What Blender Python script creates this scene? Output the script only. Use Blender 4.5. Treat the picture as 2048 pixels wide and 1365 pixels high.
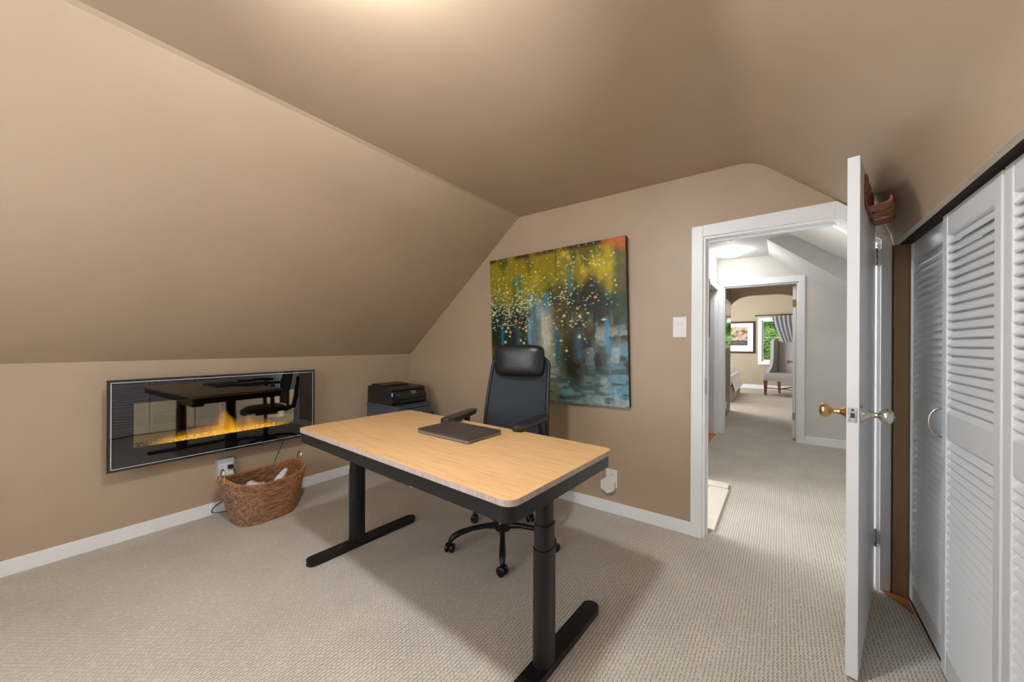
import bpy, math, random
import numpy as np
from mathutils import Vector, Matrix
random.seed(7); rng = np.random.default_rng(5)
S = bpy.context.scene
for o in list(bpy.data.objects): bpy.data.objects.remove(o)
COL = S.collection
R = math.radians

# ---------------------------------------------------------------- camera, world, lights, exposure
yaw, roll, FPX = 0.6295, 0.0051, 739.58
f = Vector((-math.sin(yaw), math.cos(yaw), 0)); r = Vector((math.cos(yaw), math.sin(yaw), 0)); u = r.cross(f)
r2 = r*math.cos(roll) + u*math.sin(roll); u2 = -r*math.sin(roll) + u*math.cos(roll)
cam = bpy.data.cameras.new('camera'); co = bpy.data.objects.new('camera', cam); COL.objects.link(co)
M = Matrix((r2, u2, -f)).transposed().to_4x4(); M.translation = Vector((3.4097, -2.7198, 1.28)); co.matrix_world = M
cam.sensor_fit = 'HORIZONTAL'; cam.sensor_width = 36; cam.lens = FPX/2048*36; cam.shift_y = 5.15/2048; cam.clip_start = 0.02
S.camera = co
S.view_settings.view_transform = 'Standard'; S.view_settings.look = 'None'; S.view_settings.gamma = 1
S.view_settings.use_curve_mapping = False; S.view_settings.exposure = 0.5
try:
    S.cycles.use_denoising = True; S.cycles.max_bounces = 10; S.cycles.diffuse_bounces = 6; S.cycles.glossy_bounces = 5
    S.cycles.transmission_bounces = 8; S.cycles.sample_clamp_indirect = 6; S.cycles.caustics_reflective = False; S.cycles.caustics_refractive = False
except Exception: pass
W = bpy.data.worlds.new('daylight'); S.world = W; W.use_nodes = True
W.node_tree.nodes['Background'].inputs[0].default_value = (0.93, 0.97, 1.0, 1); W.node_tree.nodes['Background'].inputs[1].default_value = 2.6

def area(name, loc, rot, sx, sy, power, col=(1, 1, 1), spread=180):
    l = bpy.data.lights.new(name, 'AREA'); l.shape = 'RECTANGLE'; l.size = sx; l.size_y = sy; l.energy = power; l.color = col; l.spread = R(spread)
    o = bpy.data.objects.new(name, l); COL.objects.link(o); o.location = loc; o.rotation_euler = rot; return o
# stairwell daylight, plus added fill behind the camera and in the bedroom
area('added_fill_office', (1.9, -3.72, 1.35), (R(-90), 0, 0), 1.55, 1.12, 135, (0.90, 0.96, 1.0), 150)
area('window_daylight_stairwell', (1.05, 0.75, 1.7), (0, R(-90-18), 0), 1.1, 1.3, 52, (0.97, 0.98, 1.0))
area('added_fill_bedroom_side', (0.3, 7.4, 1.5), (0, R(-90), 0), 1.3, 1.8, 125, (0.97, 0.99, 1.0))
#area('window_daylight_bedroom_far', (3.3, 10.30, 1.45), (R(-90), 0, 0), 0.8, 1.1, 10, (0.97, 1.0, 0.97))
# ceiling lamps: bulbs
def bulb(name, loc, power, rad, col=(1, 0.95, 0.88)):
    l = bpy.data.lights.new(name, 'POINT'); l.energy = power; l.shadow_soft_size = rad; l.color = col
    o = bpy.data.objects.new(name, l); COL.objects.link(o); o.location = loc; return o
LX, LY, LAMP = 2.55, -2.25, 300.0  # place and strength of the added dome lamp
# photographer's flash bounced off the ceiling
fl_ = bpy.data.lights.new('bounce_flash', 'SPOT'); fl_.energy = 62; fl_.spot_size = R(50); fl_.spot_blend = 0.9; fl_.shadow_soft_size = 0.03; fl_.color = (0.97, 0.99, 1.0)
fo_ = bpy.data.objects.new('bounce_flash', fl_); COL.objects.link(fo_); fo_.location = (3.2, -2.95, 1.5)
fo_.rotation_euler = (Vector((2.44, -1.93, 2.416))-Vector((3.2, -2.95, 1.5))).to_track_quat('-Z', 'Y').to_euler()



# ---------------------------------------------------------------- materials
def mat(name, col, rough=0.5, metal=0.0, spec=0.5, noise=0.0, nscale=20, bump=0.0, bscale=200, emit=None, estr=0, coat=0):
    m = bpy.data.materials.new(name); m.use_nodes = True; nt = m.node_tree; b = nt.nodes['Principled BSDF']
    b.inputs['Base Color'].default_value = (*col, 1); b.inputs['Roughness'].default_value = rough; b.inputs['Metallic'].default_value = metal
    b.inputs['Specular IOR Level'].default_value = spec; b.inputs['Coat Weight'].default_value = coat
    tc = nt.nodes.new('ShaderNodeTexCoord')
    if noise:
        n = nt.nodes.new('ShaderNodeTexNoise'); n.inputs['Scale'].default_value = nscale; n.inputs['Detail'].default_value = 4
        nt.links.new(tc.outputs['Object'], n.inputs['Vector'])
        rp = nt.nodes.new('ShaderNodeMapRange'); rp.inputs[1].default_value = 0.3; rp.inputs[2].default_value = 0.7
        rp.inputs[3].default_value = 1-noise; rp.inputs[4].default_value = 1+noise
        nt.links.new(n.outputs[0], rp.inputs[0])
        mx = nt.nodes.new('ShaderNodeMix'); mx.data_type = 'RGBA'; mx.blend_type = 'MULTIPLY'; mx.inputs[0].default_value = 1
        mx.inputs[6].default_value = (*col, 1); nt.links.new(rp.outputs[0], mx.inputs[7]); nt.links.new(mx.outputs[2], b.inputs['Base Color'])
    if bump:
        n = nt.nodes.new('ShaderNodeTexNoise'); n.inputs['Scale'].default_value = bscale; n.inputs['Detail'].default_value = 3
        nt.links.new(tc.outputs['Object'], n.inputs['Vector'])
        bp = nt.nodes.new('ShaderNodeBump'); bp.inputs['Strength'].default_value = bump; bp.inputs['Distance'].default_value = 0.002
        nt.links.new(n.outputs[0], bp.inputs['Height']); nt.links.new(bp.outputs[0], b.inputs['Normal'])
    if emit: b.inputs['Emission Color'].default_value = (*emit, 1); b.inputs['Emission Strength'].default_value = estr
    return m
def M_(nt, op, a, b=None, c=None):
    n = nt.nodes.new('ShaderNodeMath'); n.operation = op
    for i, v in enumerate((a, b, c)):
        if v is None: continue
        if isinstance(v, (int, float)): n.inputs[i].default_value = v
        else: nt.links.new(v, n.inputs[i])
    return n.outputs[0]

tan = mat('tan_wall_paint', (0.425, 0.322, 0.225), 0.42, spec=0.42, noise=0.03, nscale=2.5, bump=0.12, bscale=90)
white = mat('white_trim_paint', (0.88, 0.90, 0.93), 0.35, noise=0.02, nscale=6, bump=0.08, bscale=60)
doorwhite = mat('white_door_paint', (0.75, 0.775, 0.80), 0.28, noise=0.02, nscale=5, bump=0.08, bscale=50)
hallwall = mat('pale_grey_paint', (0.66, 0.645, 0.62), 0.6, noise=0.02, nscale=3)
hallceil = mat('white_ceiling_paint', (0.8, 0.8, 0.79), 0.7, noise=0.01)
bedpaint = mat('beige_bedroom_paint', (0.42, 0.36, 0.26), 0.6, noise=0.02, nscale=3)
rawedge = mat('raw_drywall_edge', (0.62, 0.55, 0.46), 0.8, noise=0.12, nscale=25)
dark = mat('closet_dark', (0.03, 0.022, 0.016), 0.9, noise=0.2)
orangewood = mat('orange_wood_floor', (0.62, 0.24, 0.05), 0.35, noise=0.15, nscale=12)
blackmetal = mat('black_powdercoat', (0.009, 0.009, 0.010), 0.30, spec=0.32, noise=0.1, nscale=40)
blackmatte = mat('black_matte_plastic', (0.012, 0.012, 0.013), 0.5, noise=0.1, nscale=60)
blackgloss = mat('black_gloss', (0.006, 0.006, 0.007), 0.12, noise=0.1, nscale=30)
chrome = mat('brushed_nickel', (0.62, 0.59, 0.55), 0.25, metal=1, noise=0.05, nscale=50)
brass = mat('aged_brass', (0.62, 0.40, 0.22), 0.28, metal=1, noise=0.12, nscale=60)
steel = mat('worn_steel', (0.42, 0.42, 0.45), 0.35, metal=1, noise=0.35, nscale=90)
copper = mat('copper_brown_wood', (0.30, 0.10, 0.045), 0.45, noise=0.3, nscale=35)
plateplastic = mat('white_plastic', (0.82, 0.82, 0.81), 0.3, noise=0.01)
greyplastic = mat('silver_grey_plastic', (0.50, 0.52, 0.55), 0.35, noise=0.03)
slot = mat('socket_slot_dark', (0.02, 0.02, 0.02), 0.6, noise=0.05)

def carpet(name, base, darkc):
    m = bpy.data.materials.new(name); m.use_nodes = True; nt = m.node_tree; b = nt.nodes['Principled BSDF']; L = nt.links
    tc = nt.nodes.new('ShaderNodeTexCoord'); sp = nt.nodes.new('ShaderNodeSeparateXYZ')
    wn = nt.nodes.new('ShaderNodeTexNoise'); wn.inputs['Scale'].default_value = 35; L.new(tc.outputs['Object'], wn.inputs['Vector'])
    vm = nt.nodes.new('ShaderNodeVectorMath'); vm.operation = 'SCALE'; L.new(wn.outputs[1], vm.inputs[0]); vm.inputs[3].default_value = 0.008
    va = nt.nodes.new('ShaderNodeVectorMath'); va.operation = 'ADD'; L.new(tc.outputs['Object'], va.inputs[0]); L.new(vm.outputs[0], va.inputs[1])
    L.new(va.outputs[0], sp.inputs[0])
    y = M_(nt, 'DIVIDE', sp.outputs[0], 0.0145); row = M_(nt, 'FLOOR', y); off = M_(nt, 'MULTIPLY', M_(nt, 'MODULO', row, 2.0), 0.5)
    x = M_(nt, 'ADD', M_(nt, 'DIVIDE', sp.outputs[1], 0.0205), off)
    fx = M_(nt, 'SUBTRACT', M_(nt, 'FRACT', x), 0.5); fy = M_(nt, 'SUBTRACT', M_(nt, 'FRACT', y), 0.5)
    def sm(v, a, b_):
        q = nt.nodes.new('ShaderNodeMapRange'); q.interpolation_type = 'SMOOTHSTEP'; L.new(v, q.inputs[0]); q.inputs[1].default_value = a; q.inputs[2].default_value = b_; q.inputs[3].default_value = 0; q.inputs[4].default_value = 1; return q.outputs[0]
    ax = M_(nt, 'ABSOLUTE', fx); ay = M_(nt, 'ABSOLUTE', fy)
    nv = nt.nodes.new('ShaderNodeTexNoise'); nv.inputs['Scale'].default_value = 60; L.new(tc.outputs['Object'], nv.inputs['Vector'])
    dash = M_(nt, 'MULTIPLY', M_(nt, 'MULTIPLY', sm(ay, 0.20, 0.42), sm(ax, 0.14, 0.36)), sm(nv.outputs[0], 0.30, 0.52))
    pile = M_(nt, 'SUBTRACT', 1.0, M_(nt, 'MULTIPLY', dash, 1.05))
    n2 = nt.nodes.new('ShaderNodeTexNoise'); n2.inputs['Scale'].default_value = 420; L.new(tc.outputs['Object'], n2.inputs['Vector'])
    n3 = nt.nodes.new('ShaderNodeTexNoise'); n3.inputs['Scale'].default_value = 3.0; n3.inputs['Detail'].default_value = 5; L.new(tc.outputs['Object'], n3.inputs['Vector'])
    h = M_(nt, 'ADD', M_(nt, 'MULTIPLY', pile, 0.75), M_(nt, 'MULTIPLY', n2.outputs[0], 0.5))
    mx = nt.nodes.new('ShaderNodeMix'); mx.data_type = 'RGBA'; L.new(h, mx.inputs[0]); mx.inputs[6].default_value = (*darkc, 1); mx.inputs[7].default_value = (*base, 1)
    mm = nt.nodes.new('ShaderNodeMix'); mm.data_type = 'RGBA'; mm.blend_type = 'MULTIPLY'; mm.inputs[0].default_value = 1
    k = nt.nodes.new('ShaderNodeMapRange'); L.new(n3.outputs[0], k.inputs[0]); k.inputs[1].default_value = 0.3; k.inputs[2].default_value = 0.7; k.inputs[3].default_value = 0.93; k.inputs[4].default_value = 1.06
    L.new(mx.outputs[2], mm.inputs[6]); L.new(k.outputs[0], mm.inputs[7]); L.new(mm.outputs[2], b.inputs['Base Color'])
    bp = nt.nodes.new('ShaderNodeBump'); bp.inputs['Strength'].default_value = 0.75; bp.inputs['Distance'].default_value = 0.005; L.new(h, bp.inputs['Height']); L.new(bp.outputs[0], b.inputs['Normal'])
    b.inputs['Roughness'].default_value = 0.95; b.inputs['Specular IOR Level'].default_value = 0.1
    return m
carpetm = carpet('loop_pile_carpet', (0.63, 0.58, 0.51), (0.19, 0.165, 0.135))

def bamboo():
    m = bpy.data.materials.new('bamboo_grain'); m.use_nodes = True; nt = m.node_tree; b = nt.nodes['Principled BSDF']; L = nt.links
    tc = nt.nodes.new('ShaderNodeTexCoord'); mp = nt.nodes.new('ShaderNodeMapping'); mp.inputs['Scale'].default_value = (4, 60, 1); L.new(tc.outputs['Object'], mp.inputs[0])
    n = nt.nodes.new('ShaderNodeTexNoise'); n.inputs['Scale'].default_value = 1.6; n.inputs['Detail'].default_value = 5; L.new(mp.outputs[0], n.inputs['Vector'])
    cr = nt.nodes.new('ShaderNodeValToRGB'); e = cr.color_ramp.elements; e[0].position = 0.2; e[0].color = (0.52, 0.29, 0.125, 1); e[1].position = 0.8; e[1].color = (0.76, 0.50, 0.27, 1)
    x = e.new(0.48); x.color = (0.68, 0.42, 0.195, 1); L.new(n.outputs[0], cr.inputs[0])
    mp2 = nt.nodes.new('ShaderNodeMapping'); mp2.inputs['Scale'].default_value = (9, 70, 1); L.new(tc.outputs['Object'], mp2.inputs[0])
    v = nt.nodes.new('ShaderNodeTexVoronoi'); v.inputs['Scale'].default_value = 1.0; L.new(mp2.outputs[0], v.inputs['Vector'])
    k = nt.nodes.new('ShaderNodeMapRange'); L.new(v.outputs[0], k.inputs[0]); k.inputs[1].default_value = 0.05; k.inputs[2].default_value = 0.16; k.inputs[3].default_value = 0.90; k.inputs[4].default_value = 1
    mm = nt.nodes.new('ShaderNodeMix'); mm.data_type = 'RGBA'; mm.blend_type = 'MULTIPLY'; mm.inputs[0].default_value = 1; L.new(cr.outputs[0], mm.inputs[6]); L.new(k.outputs[0], mm.inputs[7])
    L.new(mm.outputs[2], b.inputs['Base Color']); b.inputs['Roughness'].default_value = 0.42; b.inputs['Specular IOR Level'].default_value = 0.35
    return m
bam = bamboo()
def edgegrain():
    m = mat('bamboo_edge_laminate', (0.42, 0.33, 0.30), 0.6); nt = m.node_tree; b = nt.nodes['Principled BSDF']; L = nt.links
    tc = [n for n in nt.nodes if n.type == 'TEX_COORD'][0]; mp = nt.nodes.new('ShaderNodeMapping'); mp.inputs['Scale'].default_value = (120, 120, 3); L.new(tc.outputs['Object'], mp.inputs[0])
    n = nt.nodes.new('ShaderNodeTexNoise'); n.inputs['Scale'].default_value = 1.5; L.new(mp.outputs[0], n.inputs['Vector'])
    cr = nt.nodes.new('ShaderNodeValToRGB'); cr.color_ramp.elements[0].color = (0.38, 0.29, 0.26, 1); cr.color_ramp.elements[1].color = (0.52, 0.43, 0.41, 1)
    cr.color_ramp.elements[0].position = 0.3; cr.color_ramp.elements[1].position = 0.7; L.new(n.outputs[0], cr.inputs[0]); L.new(cr.outputs[0], b.inputs['Base Color']); return m
bamedge = edgegrain()
def attrmat(name, attr='Col', rough=0.6, spec=0.4):
    m = bpy.data.materials.new(name); m.use_nodes = True; nt = m.node_tree; b = nt.nodes['Principled BSDF']
    a = nt.nodes.new('ShaderNodeVertexColor'); a.layer_name = attr; nt.links.new(a.outputs[0], b.inputs['Base Color'])
    b.inputs['Roughness'].default_value = rough; b.inputs['Specular IOR Level'].default_value = spec; return m

# ---------------------------------------------------------------- mesh helpers
def smooth_path(P, n=6):
    P = [Vector(p) for p in P]; out = []
    for i in range(len(P)-1):
        a, b, c, d = P[max(i-1, 0)], P[i], P[i+1], P[min(i+2, len(P)-1)]
        for k in range(n):
            t = k/n; out.append(0.5*((2*b)+(c-a)*t+(2*a-5*b+4*c-d)*t*t+(3*b-a-3*c+d)*t**3))
    return out+[P[-1]]
class MB:
    def __init__(s): s.v = []; s.f = []; s.sm = []
    def add(s, vs, fs, smooth=False, T=None):
        n = len(s.v)
        if T is not None: vs = [tuple(T @ Vector(q)) for q in vs]
        s.v += [tuple(q) for q in vs]; s.f += [tuple(i+n for i in q) for q in fs]; s.sm += [smooth]*len(fs); return s
    def box(s, a, b, T=None):
        (x0, y0, z0), (x1, y1, z1) = a, b
        return s.add([(x0,y0,z0),(x1,y0,z0),(x1,y1,z0),(x0,y1,z0),(x0,y0,z1),(x1,y0,z1),(x1,y1,z1),(x0,y1,z1)],
              [(0,3,2,1),(4,5,6,7),(0,1,5,4),(1,2,6,5),(2,3,7,6),(3,0,4,7)], False, T)
    def prism(s, pts, z0, z1, T=None, smooth=False, taper=0):
        n = len(pts); cx = sum(p[0] for p in pts)/n; cy = sum(p[1] for p in pts)/n; k = 1-taper
        vs = [(x, y, z0) for x, y in pts] + [(cx+(x-cx)*k, cy+(y-cy)*k, z1) for x, y in pts]
        s.add(vs, [tuple(range(n-1, -1, -1)), tuple(range(n, 2*n))], False, T)
        return s.add(vs, [(i, (i+1) % n, n+(i+1) % n, n+i) for i in range(n)], smooth, T)
    def rings(s, rs, smooth=True, cap=True, closed=False, T=None):
        n = len(rs[0]); vs = [p for q in rs for p in q]; fs = []
        m = len(rs)
        for i in range(m if closed else m-1):
            j = (i+1) % m
            for k in range(n): fs.append((i*n+k, i*n+(k+1) % n, j*n+(k+1) % n, j*n+k))
        s.add(vs, fs, smooth, T)
        if cap and not closed: s.add(rs[0]+rs[-1], [tuple(range(n-1, -1, -1)), tuple(range(n, 2*n))], False, T)
        return s
    def tube(s, path, rad, n=10, closed=False, T=None, flat=1.0):
        P = [Vector(p) for p in path]; rs = []; m = len(P); up = Vector((0, 0, 1)); prev = None
        for i, p in enumerate(P):
            if closed: t = (P[(i+1) % m]-P[i-1]).normalized()
            else: t = (P[min(i+1, m-1)]-P[max(i-1, 0)]).normalized()
            if prev is None:
                a = t.cross(up)
                if a.length < 0.05: a = t.cross(Vector((0, 1, 0)))
            else: a = prev - t*prev.dot(t)
            a.normalize(); prev = a; b = t.cross(a)
            rr = rad[i] if isinstance(rad, (list, tuple)) else rad
            rs.append([tuple(p + a*math.cos(2*math.pi*k/n)*rr + b*math.sin(2*math.pi*k/n)*rr*flat) for k in range(n)])
        return s.rings(rs, True, True, closed, T)
    def lathe(s, prof, n=24, T=None):   # prof [(radius, height)]
        rs = [[(max(q, 1e-4)*math.cos(2*math.pi*k/n), max(q, 1e-4)*math.sin(2*math.pi*k/n), z) for k in range(n)] for q, z in prof]
        return s.rings(rs, True, True, False, T)
    def grid(s, fn, nu, nv, smooth=True, T=None):
        vs = [tuple(fn(i/nu, j/nv)) for j in range(nv+1) for i in range(nu+1)]
        return s.add(vs, [(j*(nu+1)+i, j*(nu+1)+i+1, (j+1)*(nu+1)+i+1, (j+1)*(nu+1)+i) for j in range(nv) for i in range(nu)], smooth, T)
    def mesh(s, name):
        me = bpy.data.meshes.new(name); me.from_pydata(s.v, [], s.f); me.polygons.foreach_set('use_smooth', s.sm); me.update(); return me
    def build(s, name, m, parent=None, loc=None, bevel=0, seg=2, rot=None, sub=0):
        me = s.mesh(name); o = bpy.data.objects.new(name, me); COL.objects.link(o)
        if m: me.materials.append(m)
        if parent: o.parent = parent
        if loc: o.location = loc
        if rot: o.rotation_euler = rot
        if bevel:
            md = o.modifiers.new('soft_edges', 'BEVEL'); md.width = bevel; md.segments = seg; md.limit_method = 'ANGLE'; md.angle_limit = R(40)
        if sub: md = o.modifiers.new('smooth', 'SUBSURF'); md.levels = sub; md.render_levels = sub
        return o
def box(name, a, b, m, parent=None, bevel=0, T=None, seg=2): return MB().box(a, b, T).build(name, m, parent, bevel=bevel, seg=seg)
def rrect(w, d, rad, n=5, cx=0, cy=0):
    pts = []
    for sx, sy, a0 in ((1, 1, 0), (-1, 1, 90), (-1, -1, 180), (1, -1, 270)):
        for k in range(n+1):
            a = R(a0+90*k/n); pts.append((cx+sx*(w/2-rad)+rad*math.cos(a), cy+sy*(d/2-rad)+rad*math.sin(a)))
    return pts
def tag(o, label=None, cat=None, group=None, kind=None):
    if label: o['label'] = label
    if cat: o['category'] = cat
    if group: o['group'] = group
    if kind: o['kind'] = kind
    return o
def thing(name, label, cat, loc=(0, 0, 0), rz=0, group=None, kind=None):
    o = bpy.data.objects.new(name, None); COL.objects.link(o); o.location = loc; o.rotation_euler = (0, 0, rz); o.empty_display_size = 0.1
    return tag(o, label, cat, group, kind)
def struct(name, mb, m, label, cat, bevel=0, parent=None):
    o = mb.build(name, m, parent, bevel=bevel); return tag(o, label, cat, None, 'structure')
def TR(loc=(0, 0, 0), rx=0, ry=0, rz=0):
    return Matrix.Translation(loc) @ Matrix.Rotation(rz, 4, 'Z') @ Matrix.Rotation(ry, 4, 'Y') @ Matrix.Rotation(rx, 4, 'X')
def copy_part(o, parent, loc=None, rot=None):
    c = o.copy(); COL.objects.link(c); c.parent = parent
    if loc is not None: c.location = loc
    if rot is not None: c.rotation_euler = rot
    return c

# ================================================================ SETTING
YB = -3.8            # wall behind the camera
HK, HC, XR, XS = 1.155, 2.416, 1.50, 3.27
XC, XH = 3.92, 3.87  # closet door plane, soffit face
CRX, CRZ = 3.84, 1.925; HZ = 1.797
tk = 0.12
fl = MB().box((-0.2, YB-0.2, -0.12), (5.0, 10.4, 0.0))
struct('floor', fl, carpetm, 'beige loop pile carpet running through office and hall', 'floor')
struct('wall_left', MB().box((-0.12, YB, 0), (0, 0.12, HK+0.02)), tan, 'low tan knee wall under the left slope', 'wall')
def slab(p, q, y0, y1, t=0.06, up=1):   # sloped slab between xz points p,q
    (xa, za), (xb, zb) = p, q; d = Vector((xb-xa, 0, zb-za)).normalized(); n = Vector((-d.z, 0, d.x))*t
    if n.z*up < 0: n = -n
    v = [(xa, y0, za), (xb, y0, zb), (xb, y1, zb), (xa, y1, za)]; v2 = [(a+n.x, b, c+n.z) for a, b, c in v]
    return MB().add(v+v2, [(0, 1, 2, 3), (7, 6, 5, 4), (0, 4, 5, 1), (1, 5, 6, 2), (2, 6, 7, 3), (3, 7, 4, 0)])
# the ceiling as one folded surface: left slope, flat, right slope with soft creases, soffit over the closet
prof = [(0, HK), (XR-0.012, HC-0.010), (XR+0.012, HC)]
cc = []
for k in range(7):
    t = k/6; a, b, c = Vector((XS-0.09, HC)), Vector((XS, HC)), Vector((XS+0.07, HC-0.06)); cc.append(tuple(a*(1-t)**2+b*2*t*(1-t)+c*t*t))
for k in range(7):
    t = k/6; a, b, c = Vector((CRX-0.06, CRZ+0.052)), Vector((CRX, CRZ)), Vector((XH-0.008, HZ+0.05)); cc.append(tuple(a*(1-t)**2+b*2*t*(1-t)+c*t*t))
prof += cc + [(XH, HZ)]
cm = MB(); n = len(prof)
for pr in (prof,):
    cm.add([(x, YB, z) for x, z in pr]+[(x, 0, z) for x, z in pr], [(i, n+i, n+i+1, i+1) for i in range(2)]+[], False)
    cm.add([(x, YB, z) for x, z in pr]+[(x, 0, z) for x, z in pr], [(i, n+i, n+i+1, i+1) for i in range(2, n-1)], True)
top = [(-0.12, 3.0), (4.6, 3.0)]
cm.add([(-0.12, YB, HK), (-0.12, 0, HK), (-0.12, 0, 2.7), (-0.12, YB, 2.7), (5, 0, 2.7), (5, YB, 2.7)], [(0, 1, 2, 3), (3, 2, 4, 5)])
struct('ceiling', cm, tan, 'tan attic ceiling sloping down to left and right', 'ceiling')
# raw drywall edge under the soffit
struct('trim_1', MB().box((XH, YB, HZ-0.001), (XH+0.024, 0, HZ+0.012)), rawedge, 'raw plaster edge along the top of the closet opening', 'trim')
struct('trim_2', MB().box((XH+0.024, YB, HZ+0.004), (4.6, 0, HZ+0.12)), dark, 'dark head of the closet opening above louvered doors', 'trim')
# wall B with the doorway, chamfered on its upper right corner
D0, D1, DT, DCX, DCZ = 2.99, 3.830, 1.99, 3.645, 1.835
def wallB(y0, y1):
    out = [(-0.12, 0), (-0.12, HK), (0, HK), (XR, HC), (XS, HC), (CRX, CRZ), (XH, HZ), (XH+0.06, HZ), (XH+0.06, 0)]
    A = [(-0.12, 0), (D0, 0), (D0, DT), (D0, HC), (XR, HC), (0, HK), (-0.12, HK)]
    B = [(D0, DT), (DCX, DT), (DCX, HC), (D0, HC)]
    C = [(DCX, DT), (D1, DCZ), (XH+0.06, DCZ), (XH+0.06, 2.0), (DCX+.25, HC), (DCX, HC)]
    E_ = [(D1, 0), (XH+0.06, 0), (XH+0.06, DCZ), (D1, DCZ)]
    m = MB()
    for pl in (A, B, C, E_):
        k = len(pl); m.add([(x, y0, z) for x, z in pl]+[(x, y1, z) for x, z in pl], [tuple(range(k)), tuple(range(2*k-1, k-1, -1))]+[((i+1) % k, i, k+i, k+(i+1) % k) for i in range(k)])
    return m
struct('wall_back', wallB(0, 0.06), tan, 'tan gable wall holding the painting and the open doorway', 'wall')
struct('wall_hall_side', wallB(0.06, 0.13), hallwall, 'pale grey hall side of the gable wall', 'wall')
# wall behind camera with an added window opening for fill light, and right wall beyond closet
wf = MB()
for a, b in (((-0.12, YB-0.1, 0), (1.1, YB, 2.6)), ((2.7, YB-0.1, 0), (5, YB, 2.6)), ((1.1, YB-0.1, 0), (2.7, YB, 0.8)), ((1.1, YB-0.1, 1.95), (2.7, YB, 2.6))): wf.box(a, b)
struct('wall_front', wf, tan, 'tan wall with an added window behind the viewer', 'wall')
struct('wall_right', MB().box((XH, YB, 0), (XH+0.1, -2.10, HZ+0.1)), tan, 'tan wall beyond the louvered closet', 'wall')
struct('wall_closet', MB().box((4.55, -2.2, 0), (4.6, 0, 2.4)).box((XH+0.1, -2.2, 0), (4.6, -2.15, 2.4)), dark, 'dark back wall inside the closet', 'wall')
# tan closet side jamb; its warm dark reflection is put into the brown
struct('trim_3', MB().box((XH+0.008, -0.030, 0), (XC+0.05, -0.002, HZ)), mat('jamb_reflection_brown', (0.33, 0.21, 0.115), 0.4, noise=0.04), 'tan closet jamb beside the doorway, warm dark reflection in its colour', 'trim', bevel=0.004)
# unseen window added in the front wall to carry the fill light
w1 = thing('added_window_1', 'white framed window added in the unseen wall behind the viewer for fill light', 'window', (0, 0, 0), kind='structure')
for a, b in (((1.1, YB-0.08, 0.8), (1.16, YB-0.02, 1.95)), ((2.64, YB-0.08, 0.8), (2.7, YB-0.02, 1.95)), ((1.1, YB-0.08, 0.8), (2.7, YB-0.02, 0.86)), ((1.1, YB-0.08, 1.89), (2.7, YB-0.02, 1.95)), ((1.87, YB-0.07, 0.86), (1.93, YB-0.03, 1.89))):
    box('window_bar', a, b, white, w1)

# baseboards
def base(name, a, b, lab): struct(name, MB().box(a, b), white, lab, 'baseboard', bevel=0.003)
base('baseboard_left', (0, YB, 0), (0.013, 0, 0.087), 'white baseboard along the low knee wall')
base('baseboard_back', (0.0135, -0.013, 0), (2.925, 0, 0.087), 'white baseboard under the painting wall')
# door casing and jambs of the office doorway
cs = MB(); y0, y1 = -0.018, -0.0005
cs.box((2.922, y0, 0), (2.990, y1, 2.063))
def poly(pl, ya, yb):
    k = len(pl); cs.add([(x, ya, z) for x, z in pl]+[(x, yb, z) for x, z in pl], [tuple(range(k)), tuple(range(2*k-1, k-1, -1))]+[((i+1) % k, i, k+i, k+(i+1) % k) for i in range(k)])
poly([(2.990, DT), (DCX, DT), (3.655, 2.078), (2.990, 2.0645)], y0, y1)
poly([(DCX, DT), (D1, DCZ), (3.872, 1.885), (3.655, 2.078)], y0, y1)
poly([(D1, 0), (3.872, 0), (3.872, 1.885), (D1, DCZ)], y0, y1)
struct('trim_4', cs, white, 'white casing around the open office doorway', 'trim', bevel=0.003)
jb = MB(); cs2 = cs
jb.box((D0-0.001, -0.0005, 0), (D0+0.012, 0.135, DT+0.001)); jb.box((D1-0.012, -0.0005, 0), (D1+0.001, 0.135, DCZ))
jb.box((D0+0.012, -0.0005, DT-0.012), (DCX, 0.135, DT+0.001))
jb.add([(DCX, 0, DT-0.012), (DCX, 0.135, DT-0.012), (D1-0.012, 0.135, DCZ-0.01), (D1-0.012, 0, DCZ-0.01), (DCX, 0, DT+0.01), (DCX, 0.135, DT+0.01), (D1, 0.135, DCZ+0.01), (D1, 0, DCZ+0.01)],
       [(0, 1, 2, 3), (7, 6, 5, 4), (0, 3, 7, 4), (1, 5, 6, 2), (0, 4, 5, 1), (3, 2, 6, 7)])
# door stops
jb.box((D0+0.012, 0.05, 0), (D0+0.024, 0.075, DT-0.012)); jb.box((D0+0.024, 0.05, DT-0.026), (DCX, 0.075, DT-0.012)); jb.box((D1-0.024, 0.05, 0), (D1-0.012, 0.075, DCZ))
struct('trim_5', jb, white, 'white jamb lining inside the office doorway', 'trim')
# strike plate
sp = MB().box((D0+0.011, 0.012, 0.95), (D0+0.014, 0.04, 1.05)).build('strike_plate', steel, bpy.data.objects['trim_5'])

# small wood strip where the carpet is cut back by the closet
struct('trim_6', MB().prism([(3.84, -0.02), (3.925, -0.02), (3.925, -0.175), (3.90, -0.125), (3.87, -0.075), (3.845, -0.045)], 0.0005, 0.004), mat('darker_orange_wood', (0.34, 0.13, 0.03), 0.5, noise=0.2, nscale=30), 'orange wood floor showing where the carpet is cut back', 'floor')
struct('trim_7', MB().box((3.935, -2.1, 0.0), (3.97, -0.03, 0.008)), dark, 'thin dark floor track under the louvered doors', 'trim')

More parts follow.
